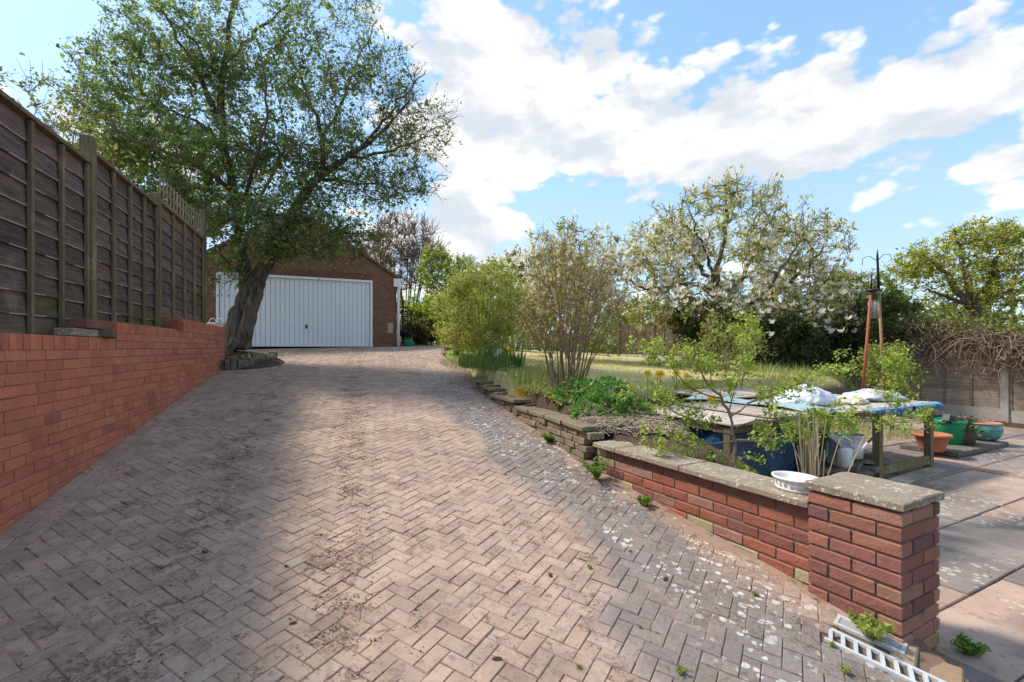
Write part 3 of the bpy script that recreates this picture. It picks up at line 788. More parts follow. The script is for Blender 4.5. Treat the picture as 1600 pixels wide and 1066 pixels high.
# ------------------------------------------------------------------ left timber fence
EDGE_WOOD = simple('weathered_edge_highlight', (.36, .30, .25), .9, .3, 12)  # weathered lower edge, with the light it catches put into the colour
def left_fence():
    off = .21
    def F(y): return Vector((wall_x(y) - off / WN.x, y, 0))
    f = empty('timber_fence', (F(4.38).x, 4.38, 1.7), 'tall dark brown overlap timber fence above the orange brick wall', 'fence')
    ys = [.80, 2.62, 4.38, 6.11, 8.35]; tops = [(3.265, 1.70), (3.265, 1.70), (3.385, 1.80), (3.47, 1.86)]
    for k in range(4):
        a, b = F(ys[k]), F(ys[k+1]); d = (b - a).normalized(); n = Vector((d.y, -d.x, 0)); L = (b - a).length - .10
        a = a + d * .05; zt, zb = tops[k]
        pn = MB()                                  # battens and top rail are the panel's frame
        for i in range(5):
            c = a + d * (.022 + (L - .044) * i / 4) + n * .020; pn.box((c.x, c.y, (zt+zb)/2 - .01), (.042, .024, zt - zb - .02), frame(d, -n))
        c = a + d * L/2 + n * .012; pn.box((c.x, c.y, zt + .008), (L, .055, .032), frame(d, -n))
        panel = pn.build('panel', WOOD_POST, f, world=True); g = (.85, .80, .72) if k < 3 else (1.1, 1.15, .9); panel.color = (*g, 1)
        nb = 10; h = (zt - zb) / nb
        for i in range(nb):
            z0 = zb + h * i; m = MB(); v = []
            N = 9; amp = rnd.uniform(.002, .007); ph = rnd.uniform(0, 50)
            # rows: front bottom, front lip, front top, back bottom, back top
            for zz, oy, dep in ((z0 - .018, .013, 0), (z0 - .0105, .012, 0), (z0 + h * 1.02, -.008, 0), (z0 - .018, .013, .014), (z0 + h * 1.02, -.008, .014)):
                for q in range(N):
                    t = q / (N - 1); p = a + d * (.0 + L * t) + n * (oy - .006 - dep)
                    v.append((p.x, p.y, zz + (amp * mnoise.noise((t * 4, ph, 0)) * 2.2 if zz < z0 else 0)))
            fs = []; pale = []
            for q in range(N - 1):
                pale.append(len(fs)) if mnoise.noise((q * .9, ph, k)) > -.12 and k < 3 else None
                fs += [(q, q+1, N+q+1, N+q), (N+q, N+q+1, 2*N+q+1, 2*N+q), (q+1, q, 3*N+q, 3*N+q+1), (3*N+q+1, 3*N+q, 4*N+q, 4*N+q+1), (2*N+q, 2*N+q+1, 4*N+q+1, 4*N+q)]
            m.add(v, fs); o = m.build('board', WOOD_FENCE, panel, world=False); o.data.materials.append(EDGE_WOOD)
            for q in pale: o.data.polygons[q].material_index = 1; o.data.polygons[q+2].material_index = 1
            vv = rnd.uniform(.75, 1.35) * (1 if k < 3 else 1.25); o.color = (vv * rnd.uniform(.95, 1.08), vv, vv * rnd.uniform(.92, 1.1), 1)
        if k == 3:
            tr = MB(); zt2 = zt + .03
            for i in range(3):
                c = a + d * L/2 + n * .005; tr.box((c.x, c.y, zt2 + .02 + i * .14), (L, .014, .022), frame(d, -n))
            for i in range(16):
                c = a + d * (.02 + (L - .04) * i / 15) + n * .018; tr.box((c.x, c.y, zt2 + .155), (.022, .012, .33), frame(d, -n))
            t = tr.build('trellis', WOOD_GREY, f, world=True); t.color = (.95, .95, .9, 1)
    for y, zt in zip(ys, (3.4, 3.4, 3.52, 3.56, 3.99)):
        p = F(y); m = MB(); m.box((p.x, p.y, (zt + 1.2)/2), (.085, .095, zt - 1.2), frame(WD, -WN), ch=.006); o = m.build('post', WOOD_POST, f, world=True); o.color = (.9, .82, .7, 1)
left_fence()

# ------------------------------------------------------------------ garage
def garage():
    G = Vector((-4.46, 15.47, 0)); e = Vector((.905, .425, 0)).normalized(); n = Vector((e.y, -e.x, 0)); back = -n
    z0 = 1.63; DW, DH = 4.30, 2.13
    g = empty('garage', (G.x, G.y, z0), 'brown brick garage with a wide white up and over door', 'garage')
    def fn(nt, p):
        u = nd(nt, 'ShaderNodeVectorMath', {0: p, 1: tuple(e)}, operation='DOT_PRODUCT').outputs['Value']
        u2 = nd(nt, 'ShaderNodeVectorMath', {0: p, 1: tuple(n)}, operation='DOT_PRODUCT').outputs['Value']
        z = nd(nt, 'ShaderNodeSeparateXYZ', {0: p}).outputs[2]
        v = nd(nt, 'ShaderNodeCombineXYZ', {0: mth(nt, 'ADD', u, u2), 1: z}).outputs[0]
        b = nd(nt, 'ShaderNodeTexBrick', {'Vector': v, 'Color1': (.215, .10, .058), 'Color2': (.145, .07, .046), 'Mortar': (.20, .15, .11), 'Scale': 1.0, 'Mortar Size': .006, 'Brick Width': .225, 'Row Height': .075, 'Bias': -.1})
        return mixc(nt, sstep(nt, noi(nt, p, 2, 5, .6), .4, .7, 0, .35), b.outputs[0], (.27, .15, .08))
    BR = pmat('brown_garage_brick', fn, .9, .15, nbump(30, .4, .01))
    WHITE = simple('white_pvc', (.78, .79, .80), .35, .03, 3)
    DOORM = simple('white_door_paint', (.74, .77, .80), .4, .05, 1.5)
    def at(u, d, z): p = G + e * u + back * d; return (p.x, p.y, z0 + z)
    xr, xl = .76, -DW - .80; apex_u = (xr + xl) / 2; slope = .63; ze = 2.24
    za = ze + slope * (xr - apex_u)
    w = MB(); T = 5.6
    # front gable with the door opening
    w.add([at(0, 0, -.3), at(xr, 0, -.3), at(xr, 0, ze), at(0, 0, DH), at(-DW, 0, DH), at(xl, 0, ze), at(xl, 0, -.3), at(-DW, 0, -.3), at(apex_u, 0, za)],
          [(0, 1, 2, 3), (3, 2, 8), (3, 8, 4), (4, 8, 5), (4, 5, 6, 7)])
    w.add([at(0, 0, -.3), at(0, .12, -.3), at(0, .12, DH), at(0, 0, DH), at(-DW, 0, DH), at(-DW, .12, DH), at(-DW, .12, -.3), at(-DW, 0, -.3)], [(0, 3, 2, 1), (3, 4, 5, 2), (4, 7, 6, 5)])
    w.add([at(xr, 0, -.3), at(xr, T, -.3), at(xr, T, ze), at(xr, 0, ze), at(xl, 0, -.3), at(xl, T, -.3), at(xl, T, ze), at(xl, 0, ze), at(apex_u, T, za)], [(0, 1, 2, 3), (4, 7, 6, 5), (1, 5, 6, 8, 2)])
    w.build('wall', BR, g, world=True)
    rf = MB()
    for s in (1, -1):
        ue = xr + .12 if s == 1 else xl - .12; zz = ze - .12 * slope
        for d0, d1 in ((-.06, T + .06),):
            a = [at(apex_u, d0, za + .02), at(ue, d0, zz + .02), at(ue, d1, zz + .02), at(apex_u, d1, za + .02)]
            b = [(p[0], p[1], p[2] + .09) for p in a]; rf.add(a + b, [(0, 1, 2, 3), (7, 6, 5, 4), (0, 4, 5, 1), (1, 5, 6, 2), (2, 6, 7, 3)])
    rf.build('roof', simple('brown_roof_tile', (.15, .095, .07), .85, .3, 12), g, world=True)
    sl = MB()
    for i in range(52):
        u = .03 + (xr - .06) * 0 - DW * 0; uu = -DW + .04 + i * (DW - .08) / 52
        c = at(uu + .035, -.004, DH + .11); sl.box(c, (.062, .02, .205), frame(e, back))
    sl.build('soldier_course', simple('soldier_brick', (.17, .078, .05), .9, .3, 9), g, world=True)
    fr = MB()
    for u in (-.035, -DW + .035): fr.box(at(u, .03, DH/2), (.07, .07, DH), frame(e, back))
    fr.box(at(-DW/2, .03, DH - .035), (DW - .142, .07, .07), frame(e, back)); fr.build('door_frame', WHITE, g, world=True)
    d = MB(); ns = 32; w0 = (DW - .16) / ns
    for i in range(ns):
        d.box(at(-.08 - w0 * (i + .5), .062 + (.004 if i % 2 else 0), DH/2 - .03), (w0 - .014, .03, DH - .09), frame(e, back), ch=.006)
    d.box(at(-DW/2, .085, DH/2 - .03), (DW - .15, .02, DH - .08), frame(e, back))
    door = d.build('garage_door', DOORM, g, world=True)
    h = MB(); h.box(at(-1.95, .02, .62), (.05, .02, .12), frame(e, back)); h.box(at(-1.95, -.01, .60), (.03, .06, .03), frame(e, back)); h.build('handle', simple('black_plastic', (.02, .02, .02), .4), door)
    v = MB(); v.box(at(.56, -.01, .62), (.17, .03, .34), frame(e, back), ch=.006); v.build('meter_box', simple('beige_panel', (.42, .33, .24), .6), g, world=True)
    p = MB(); p.tube([at(xr + .05, -.06, -.05), at(xr + .05, -.06, 1.85), at(xr + .12, -.04, 2.0), at(xr + .12, .0, 2.16)], .045, 10); p.build('downpipe', WHITE, g, True, True)
    b = MB(); b.box(at(xr + .02, -.04, ze - .14), (.24, .05, .26), frame(e, back)); b.build('box_end', WHITE, g, world=True)
    gt = MB(); gt.tube([at(xr + .16, -.07, ze - .06), at(xr + .16, T, ze - .06)], .055, 10); gt.build('gutter', WHITE, g, True, True)
garage()
# ------------------------------------------------------------------ plants: growing skeletons and leaf clouds
def tubes_mesh(name, lines, nside=5):
    """lines: list of (pts (k,3) array, radii (k,)) -> one mesh"""
    Vs = []; Fs = []; base = 0
    for pts, rad in lines:
        k = len(pts)
        if k < 2: continue
        n = nside + 5 if rad[0] > .12 else nside + 1 if rad[0] > .03 else nside - 2 if rad[0] < .006 else nside - 1 if rad[0] < .012 else nside
        d = np.gradient(pts, axis=0); d /= np.linalg.norm(d, axis=1, keepdims=True) + 1e-9
        ref = np.array([0, 0, 1.]) if abs(d[0][2]) < .9 else np.array([1., 0, 0])
        a = np.cross(d, ref); a /= np.linalg.norm(a, axis=1, keepdims=True) + 1e-9; b = np.cross(d, a)
        t = np.arange(n) * 2 * np.pi / n
        ring = pts[:, None, :] + (a[:, None, :] * np.cos(t)[None, :, None] + b[:, None, :] * np.sin(t)[None, :, None]) * np.asarray(rad)[:, None, None]
        Vs.append(ring.reshape(-1, 3))
        i = np.arange(k * n).reshape(k, n) + base; j = np.roll(i, -1, 1)
        Fs.append(np.stack([i[:-1].ravel(), j[:-1].ravel(), j[1:].ravel(), i[1:].ravel()], 1)); base += k * n
    return mesh_np(name, np.concatenate(Vs), np.concatenate(Fs), True)
def smooth_line(pts, n):
    pts = np.asarray(pts, float); t = np.linspace(0, 1, len(pts)); u = np.linspace(0, 1, n)
    out = np.stack([np.interp(u, t, pts[:, k]) for k in range(pts.shape[1])], 1)
    for _ in range(2): out[1:-1] = (out[:-2] + 2 * out[1:-1] + out[2:]) / 4
    return out
def grow(limbs, targets, r, wig=.10, r_tip=.004, k_r=.018, twigs=4, twig_len=(.15, .4), up=.1, max_len=9, droop=0.0, seg=.22):
    """limbs: list of (pts, radii). Each target is joined to the nearest point of the growing skeleton."""
    lines = [(np.asarray(p, float), np.asarray(q, float)) for p, q in limbs]
    N = np.concatenate([l[0] for l in lines]); NR = np.concatenate([l[1] for l in lines])
    targets = np.asarray(targets, float)
    d0 = np.array([np.min(((N - t) ** 2).sum(1)) for t in targets])
    anchors = []; adirs = []
    for t in targets[np.argsort(d0)]:
        dd = ((N - t) ** 2).sum(1) + np.maximum(0, N[:, 2] - t[2]) ** 2 * 2.0
        i = int(np.argmin(dd)); p0 = N[i]; L = np.linalg.norm(t - p0)
        if L < .05 or L > max_len: continue
        n = max(3, int(L / seg) + 2); u = np.linspace(0, 1, n)[:, None]
        pts = p0 + (t - p0) * u
        side = r.normal(0, 1, 3); side[2] += up * 3
        pts += side[None] * np.sin(u * np.pi) * wig * L * .8 + np.array([0, 0, -droop * L]) * u ** 2
        pts[1:-1] += r.normal(0, wig * .14 * L, (n - 2, 3)) 
        r0 = min(NR[i] * .75, k_r * L + r_tip * 1.5); rad = r0 + (r_tip - r0) * u[:, 0] ** .8; rad = np.maximum(rad, r_tip)
        lines.append((pts, rad)); N = np.concatenate([N, pts[1:]]); NR = np.concatenate([NR, rad[1:]])
        for _ in range(twigs):
            q = r.uniform(.25, 1.0); k = q * (n - 1); a = int(min(k, n - 2)); p = pts[a] + (pts[a+1] - pts[a]) * (k - a)
            ax = (t - p0) / L; dv = ax * r.uniform(.2, 1) + r.normal(0, .75, 3); dv[2] += up; dv /= np.linalg.norm(dv) + 1e-9
            tl = r.uniform(*twig_len); e = p + dv * tl; m = (p + e) / 2 + r.normal(0, .06 * tl, 3)
            lines.append((np.array([p, m, e]), np.array([r_tip * 1.1, r_tip * .9, r_tip * .55])))
            anchors.append(np.array([p, m, e]))
        anchors.append(pts[max(0, n-3):][-3:] if n >= 3 else pts)
    return lines, anchors
def leaf_points(anchors, per, spread, r, lo=.2):
    A = np.array([a[[0, 1, 2]] for a in anchors if len(a) >= 3])
    idx = r.integers(0, len(A), per * len(A)); u = r.uniform(lo, 1.05, len(idx))
    a = A[idx]; v = u[:, None] * 2
    p = np.where(v < 1, a[:, 0] + (a[:, 1] - a[:, 0]) * v, a[:, 1] + (a[:, 2] - a[:, 1]) * (v - 1))
    return p + r.normal(0, spread, p.shape)
def leaf_cloud(name, P_, size, cols, r, aspect=.55, flat=.35, fold=.18, sizevar=.35):
    """one folded four-sided leaf per point"""
    n = len(P_); d = r.normal(0, 1, (n, 3)); d[:, 2] *= flat + .25; d /= np.linalg.norm(d, axis=1, keepdims=True) + 1e-9
    nr = r.normal(0, 1, (n, 3)); nr[:, 2] += 1.0; s = np.cross(d, nr); s /= np.linalg.norm(s, axis=1, keepdims=True) + 1e-9
    up = np.cross(s, d); L = size * np.exp(r.normal(0, sizevar, n))[:, None]; W = L * aspect
    v0 = P_ - d * L * .5; v2 = P_ + d * L * .5; m = P_ + d * L * .05 
    v1 = m + s * W * .5 + up * fold * W; v3 = m - s * W * .5 + up * fold * W
    V = np.stack([v0, v1, v2, v3], 1).reshape(-1, 3); b = np.arange(n) * 4
    F = np.concatenate([np.stack([b, b+1, b+2], 1), np.stack([b, b+2, b+3], 1)])
    cols = np.asarray(cols, float); w = r.dirichlet(np.ones(len(cols)) * .6, n); c = (w @ cols) * np.exp(r.normal(0, .18, n))[:, None]
    return mesh_np(name, V, F, False, np.repeat(c, 4, 0))
def ell(c, rad, n, r, shell=.45, cut=None):
    """points in an ellipsoid, denser towards the skin"""
    d = r.normal(0, 1, (n, 3)); d /= np.linalg.norm(d, axis=1, keepdims=True)
    q = r.uniform(shell ** 3, 1, n) ** (1 / 3); p = np.asarray(c) + d * q[:, None] * np.asarray(rad)
    return p
def plant(name, label, cat, base, lines, anchors, bmat, leafs, group=None, trunk_lines=None, names=('trunk', 'branches', 'crown')):
    """leafs: list of (part name, mesh, material)"""
    o = empty(name, tuple(base), label, cat, group)
    if trunk_lines: obj(names[0], tubes_mesh(names[0], trunk_lines, 9), bmat, o, True)
    if lines: obj(names[1], tubes_mesh(names[1], lines, 5), bmat if trunk_lines is None or bmat != BARK else TWIG, o, True)
    for nm, me, m in leafs: obj(nm, me, m, o, True)
    return o
def PX(pts, Y): return np.array([P(x, y, Y + (q[0] if q else 0)) for x, y, *q in pts])
def rad(*r): return np.array(r, float)

# the old hawthorn-like tree beside the drive
def big_tree():
    r = np.random.default_rng(21); Y = 9.7
    def limb(pts, r0, r1, n=16):
        p = smooth_line(PX(pts, Y), n); p[2:-1] += r.normal(0, .022, (n - 3, 3)); return p, np.linspace(r0 ** .7, r1 ** .7, n) ** (1 / .7)
    base = limb([(362, 545), (366, 515), (379, 482), (390, 445)], .30, .22, 12)
    base[1][:] = np.linspace(.22, .155, 12); base[1][:3] = (.29, .26, .235)
    b2 = limb([(380, 542, -.10), (384, 510, -.14), (396, 475, -.1), (405, 440)], .14, .135, 10); b2[1][:2] = (.17, .15)
    L1 = limb([(385, 462), (381, 420), (377, 370), (366, 300), (350, 235), (343, 170), (352, 95), (364, 20), (372, -90)], .14, .03, 26)
    L2 = limb([(395, 452), (418, 410, -.1), (440, 365, -.2), (468, 312, -.2), (500, 272, -.2), (540, 246, -.2), (580, 225, -.1), (640, 160, 0)], .165, .025, 24)
    subs = [limb([(343, 200), (318, 130), (290, 80), (262, 30), (240, -30)], .085, .02), limb([(348, 130), (300, 60), (240, 10)], .05, .015),
            limb([(352, 235), (310, 190, .4), (250, 165, .8), (180, 150, 1)], .07, .015), limb([(365, 300), (320, 265, -.6), (250, 235, -1.2), (170, 200, -1.5), (100, 140, -1.6)], .07, .014),
            limb([(366, 320), (330, 300, .8), (270, 280, 1.4), (200, 270, 1.6)], .06, .014), limb([(505, 268), (503, 220), (494, 180), (470, 120), (440, 60)], .085, .02),
            limb([(503, 215), (540, 150, .3), (560, 90, .5), (590, 30, .6)], .05, .012), limb([(560, 236), (600, 190, -.5), (640, 140, -.8), (665, 110, -.8)], .05, .01),
            limb([(540, 246), (600, 240, .4), (660, 215, .6), (715, 182, .8)], .055, .01), limb([(500, 280), (560, 285, .5), (610, 292, .8), (660, 300, .8)], .05, .01),
            limb([(350, 100), (400, 50, .5), (450, 10, .8), (480, -40, .8)], .06, .015), limb([(379, 350), (420, 290, .9), (450, 220, 1.2), (430, 130, 1.3)], .06, .015),
            limb([(378, 430), (352, 405, -.5), (335, 380, -.9), (325, 340, -1)], .035, .01), limb([(440, 365), (500, 355, -.8), (550, 365, -1), (580, 380, -1)], .04, .01),
            limb([(372, 330), (400, 250, -1.2), (420, 160, -1.6), (400, 60, -1.7)], .06, .015)]
    T = []
    for (x, y, dy), (rx, ry, rz), n in [((250, 160, .0), (1.9, 1.5, 1.5), 190), ((180, 190, 0), (1.3, 1.0, .9), 80), ((370, 50, 0), (2.1, 1.6, 1.6), 170), ((345, 255, 0), (2.2, 1.5, .9), 170),
                                        ((470, 190, 0), (1.4, 1.3, 1.5), 110), ((580, 200, 0), (1.45, 1.3, 1.35), 120), ((600, 250, 0), (1.2, 1.0, .8), 70), ((650, 190, 0), (.95, .8, .8), 70), ((610, 120, 0), (.8, .8, .6), 45), ((640, 290, 0), (.6, .6, .4), 30),
                                        ((490, 372, -.5), (1.35, .9, .45), 170), ((430, 330, -.6), (1.1, .8, .3), 70), ((300, 245, 0), (1.9, 1.4, .28), 80), ((250, 320, .2), (1.5, 1.1, .3), 80), ((560, 305, 0), (1.2, .9, .25), 60), ((450, 240, -.4), (1.1, 1.0, .25), 60), ((250, 120, 0), (1.7, 1.3, .25), 70), ((420, 120, 0), (1.5, 1.3, .25), 60), ((350, 390, -.5), (.6, .6, .8), 40), ((270, 60, 0), (1.4, 1.2, .8), 60), ((520, 60, 0), (1.2, 1.2, 1.0), 55), ((290, 320, .4), (1.6, 1.0, .7), 110), ((130, 150, 0), (.7, .6, .5), 24)]:
        T.append(ell(P(x, y, Y + dy), (rx, ry, rz), n, r, .25))
    T = np.concatenate(T); 
    subs = [(p, q * .72) for p, q in subs]
    cl = np.concatenate([L1[0][4:22], L2[0][4:20]]); T = np.concatenate([T, np.repeat(cl, 2, 0) + r.normal(0, .28, (len(cl) * 2, 3))])
    lines, anc = grow([base, b2, L1, L2] + subs, T, r, .09, .0042, .014, 6, (.16, .46), .05)
    lf = leaf_points(anc, 5, .036, r, .3)
    # the right-hand side is thinner, with bare twigs
    px = lf[:, 0] / lf[:, 1] * FPX + 800; keep = r.uniform(0, 1, len(lf)) < np.clip(1.2 - (px - 380) / 330, .22, 1); lf = lf[keep]
    cols = [(.17, .235, .085), (.23, .31, .11), (.31, .38, .14), (.13, .185, .07)]
    crown = leaf_cloud('crown', lf, .056, cols, r, .62, .6)
    o = plant('old_tree', 'large leafy old tree with a leaning twin trunk beside the drive', 'tree', P(372, 545, Y), lines[4:], anc, BARK, [('crown', crown, LEAF)], trunk_lines=lines[:4])
    # knobbly bark relief on the trunk
    tr = next(c for c in o.children if c.name.startswith('trunk')); me = tr.data
    m = tr.modifiers.new('sub', 'SUBSURF'); m.levels = 2; m.render_levels = 2
    tx = bpy.data.textures.new('bark_lumps', 'CLOUDS'); tx.noise_scale = .22; tx.noise_depth = 3
    dm = tr.modifiers.new('lumps', 'DISPLACE'); dm.texture = tx; dm.strength = .055; dm.mid_level = .5
    # second stems carry the roots into the bed
    rt = []
    for a in (-2.6, -1.6, 2.4):
        c = np.array(P(378, 538, Y)); d = np.array([math.cos(a), math.sin(a), 0])
        rt.append((np.array([c + d * .1 + [0, 0, .16], c + d * .28 + [0, 0, .0], c + d * .42 + [0, 0, -.10], c + d * .55 + [0, 0, -.22]]), rad(.13, .09, .06, .04)))
    obj('roots', tubes_mesh('roots', rt, 7), BARK, o, True)
big_tree()

def bush(name, label, cat, px, py, Y, rx, rz, cols, n=90, per=14, leaf=.05, stems=7, ry=None, bmat=None, tip=.003, twigs=5, tl=(.1, .3), seed=0, shell=.3, extra=None, flat=.6, up=.25, aspect=.5, basez=None, group=None, topx=0.0, spread=.04, lo=.2):
    """multi-stemmed shrub whose crown is centred on a pixel at depth Y"""
    r = np.random.default_rng(100 + seed); c = np.array(P(px, py, Y)); b = c.copy()
    b[2] = basez if basez is not None else garden_z(c[0], c[1]) - .03
    limbs = []
    for k in range(stems):
        a = r.uniform(0, 6.28); e = c + np.array([math.cos(a) * rx * .55 + topx, math.sin(a) * (ry or rx) * .5, r.uniform(-.2, .6) * rz])
        s = b + np.array([math.cos(a) * .08 * rx, math.sin(a) * .08 * rx, 0]); m = (s + e) / 2 + np.array([math.cos(a), math.sin(a), -.2]) * rx * .06
        limbs.append((smooth_line([s, m, e], 8), np.linspace(max(.008, rx * .02), tip * 1.6, 8)))
    T = ell(c, (rx, ry or rx, rz), n, r, shell)
    T = T[T[:, 2] > b[2] + .05]
    lines, anc = grow(limbs, T, r, .08, tip, .010, twigs, tl, up)
    lf = leaf_points(anc, per, spread, r, lo)
    parts = [('foliage', leaf_cloud('foliage', lf, leaf, cols, r, aspect, flat), LEAF)]
    if extra: parts += extra(anc, r)
    return plant(name, label, cat, b, lines, anc, bmat or TWIG, parts, group, names=('stem', 'branches', 'crown'))
def rose(P_, size, r, cols, petals=6, cup=.5):
    """many small blossoms as one mesh: each a cup of petals"""
    V = []; F = []; C = []; b = 0; cols = np.asarray(cols)
    for p in P_:
        ax = r.normal(0, .5, 3); ax[2] += 1; ax /= np.linalg.norm(ax); s = np.cross(ax, [1, .3, .2]); s /= np.linalg.norm(s); t = np.cross(ax, s); z = size * r.uniform(.7, 1.25); c = cols[r.integers(len(cols))] * r.uniform(.9, 1.05)
        for k in range(petals):
            a = 6.283 * k / petals + r.uniform(-.2, .2); d = s * math.cos(a) + t * math.sin(a); w = np.cross(ax, d); u = cup * r.uniform(.6, 1.4)
            V += [p, p + d * z * .32 + ax * z * u * .5 + w * z * .16, p + d * z * .5 + ax * z * u, p + d * z * .32 + ax * z * u * .5 - w * z * .16]; F.append((b, b+1, b+2, b+3)); C += [c] * 4; b += 4
    return mesh_np('blossoms', np.array(V), np.array(F), False, np.array(C))

# shrubs along the right of the drive, near to far
OLIVE = [(.36, .38, .09), (.48, .48, .15), (.26, .28, .07), (.50, .48, .20)]
bush('feathery_shrub', 'dense rounded yellow green feathery shrub at the top of the drive', 'shrub', 755, 485, 10.6, 1.05, 1.12, OLIVE, 190, 20, .042, 10, .9, TWIG, .0028, 6, (.12, .34), 1, .35, None, .9, .5)
bush('feathery_shrub', 'pale lime leaning shrub overhanging the lawn left of the rounded shrub', 'shrub', 712, 500, 11.8, .62, .75, [(.34, .37, .09), (.42, .43, .14), (.24, .27, .06)], 100, 16, .045, 7, .6, TWIG, .0028, 5, (.12, .3), 2)
def twiggy():
    r = np.random.default_rng(31); Y = 6.4; b = np.array(P(884, 612, Y)); b[2] = garden_z(b[0], Y) - .03
    limbs = []
    for k in range(34):
        x = r.uniform(800, 1000); y = r.uniform(350, 430) + abs(x - 890) * r.uniform(0, 1.3); dy = r.uniform(-.5, .55); e = np.array(P(x, y, Y + dy)); s = b + np.array([(x - 890) / 90 * .16, dy * .25, 0]) + r.normal(0, .03, 3); s[2] = b[2]
        m = (s + e) / 2 + np.array([-(x - 890) / 90 * .10, 0, 0]) + r.normal(0, .04, 3)
        limbs.append((smooth_line([s, m, e], 11) + np.concatenate([[[0, 0, 0]], r.normal(0, .010, (10, 3))]), np.linspace(r.uniform(.006, .014), .0024, 11)))
    T = np.concatenate([ell(P(890, 470, Y), (.72, .6, .85), 170, r, .1), ell(P(945, 520, Y), (.5, .5, .4), 50, r, .1), ell(P(850, 520, Y), (.4, .4, .4), 40, r, .1), ell(P(890, 420, Y), (.55, .5, .5), 50, r, .1)])
    lines, anc = grow(limbs, T, r, .05, .0022, .006, 6, (.1, .32), .5)
    lf = leaf_points(anc, 2, .03, r); lf = lf[(lf[:, 2] > 1.75) | (r.uniform(0, 1, len(lf)) < .35)]
    leaves = leaf_cloud('foliage', lf, .034, [(.34, .32, .09), (.44, .41, .14), (.36, .27, .12)], r, .5, .9)
    plant('twiggy_shrub', 'bare twiggy brown shrub fanning out above the stone wall', 'shrub', b, lines, anc, simple('pinkish_twig', (.24, .165, .105), .9, .3, 5, .1), [('foliage', leaves, LEAF)], names=('stem', 'branches', 'crown'))
twiggy()
def magnolia():
    r = np.random.default_rng(41); Y = 13.0
    def limb(pts, r0, r1, n=14): return smooth_line(PX(pts, Y), n) + np.concatenate([[[0, 0, 0]], r.normal(0, .03, (n-1, 3))]), np.linspace(r0, r1, n)
    limbs = [limb([(1150, 560), (1140, 520), (1125, 480)], .16, .12, 6), limb([(1145, 520), (1165, 490), (1210, 460), (1260, 425), (1290, 380, .5)], .11, .02), limb([(1130, 490), (1110, 450), (1070, 440), (1010, 455), (985, 440, -.6)], .10, .02),
             limb([(1128, 480), (1120, 430), (1130, 380), (1140, 330), (1135, 300)], .09, .015), limb([(1130, 480), (1160, 430, .5), (1190, 370, .6), (1215, 320, .6)], .08, .015), limb([(1120, 450), (1080, 400, .6), (1040, 350, .8)], .07, .015),
             limb([(1140, 500), (1200, 480, -1.), (1270, 490, -1.6), (1330, 480, -1.8)], .06, .012), limb([(1120, 450), (1100, 390, -.8), (1080, 330, -1)], .06, .012), limb([(1150, 500), (1210, 440, -1), (1260, 360, -1.2)], .06, .012)]
    T = np.concatenate([ell(P(1140, 385, Y), (2.6, 1.9, 1.45), 260, r, .25), ell(P(1240, 410, Y), (1.5, 1.5, 1.55), 150, r, .2), ell(P(1040, 400, Y), (1.1, 1.2, 1.0), 110, r, .2), ell(P(1290, 480, Y - .5), (.95, 1.2, .9), 80, r, .2),
                        ell(P(1150, 310, Y), (1.1, 1.1, .55), 60, r, .2), ell(P(1030, 480, Y - .3), (.9, .9, .6), 60, r, .2), ell(P(1150, 480, Y - 1.0), (1.8, .8, .5), 90, r, .2), ell(P(1260, 500, Y - 1.0), (1.2, .8, .5), 60, r, .2)])
    lines, anc = grow(limbs, T, r, .10, .0065, .012, 4, (.16, .42), .45)
    lf = leaf_points(anc, 4, .05, r, .35)
    leaves = leaf_cloud('crown', lf, .078, [(.42, .42, .10), (.54, .52, .16), (.40, .28, .13), (.34, .37, .10)], r, .45, 1.1)
    ends = np.array([a[-1] for a in anc]); px = ends[:, 0] / ends[:, 1] * FPX + 800; py = 544 - (ends[:, 2] - EYE) / ends[:, 1] * FPX
    sel = ends[(r.uniform(0, 1, len(ends)) < np.where(py < 345, .10, np.where(py < 490, .55, .3)))]
    PW = [(.84, .79, .75), (.86, .81, .78), (.78, .67, .65)]
    o = plant('magnolia_tree', 'wide magnolia tree covered in white blossom behind the lawn', 'tree', P(1150, 560, Y), lines[1:], anc, TWIG, [('crown', leaves, LEAF), ('blossoms', rose(sel, .15, r, PW), PETAL)], trunk_lines=lines[:1])
    flower = rose(np.zeros((1, 3)), .165, r, PW, 9, .6); flower.materials.append(PETAL)
    spots_ = [(1316, 520), (1290, 517), (1270, 478), (1300, 468), (1318, 460), (1333, 478), (1337, 520), (1345, 508), (1208, 506), (1198, 488), (1188, 490), (1168, 528), (1207, 525), (1242, 477), (1274, 512), (1283, 490), (1302, 520), (1256, 430), (1230, 435), (1296, 487), (1325, 500), (1281, 455)]
    for x, y in spots_:
        q = bpy.data.objects.new('blossom', flower); link(q, o); q.location = P(x, y, Y - 1.7 + r.uniform(-.4, .4)) - o.location; q.rotation_euler = (r.uniform(-.6, .6), r.uniform(-.6, .6), r.uniform(0, 6)); q.scale = (1, 1, 1) if r.uniform() < .5 else (.85, .85, .9)
magnolia()
def blossom_tree():
    def ex(anc, r):
        ends = np.array([a[-1] for a in anc]); py = 544 - (ends[:, 2] - EYE) / ends[:, 1] * FPX; sel = ends[(r.uniform(0, 1, len(ends)) < np.where(py < 375, .12, .85))]
        return [('blossoms', rose(sel, .17, r, [(.84, .78, .78), (.82, .80, .78), (.74, .62, .63)]), PETAL)]
    bush('blossom_tree', 'smaller pale pink blossom tree rising behind the bare twiggy shrub', 'tree', 895, 430, 12.0, 1.65, 1.25, [(.32, .31, .08), (.42, .39, .12), (.30, .22, .10)], 240, 4, .07, 8, 1.2, TWIG_GREY, .006, 4, (.15, .4), 5, .2, ex, 1.0, .45)
blossom_tree()
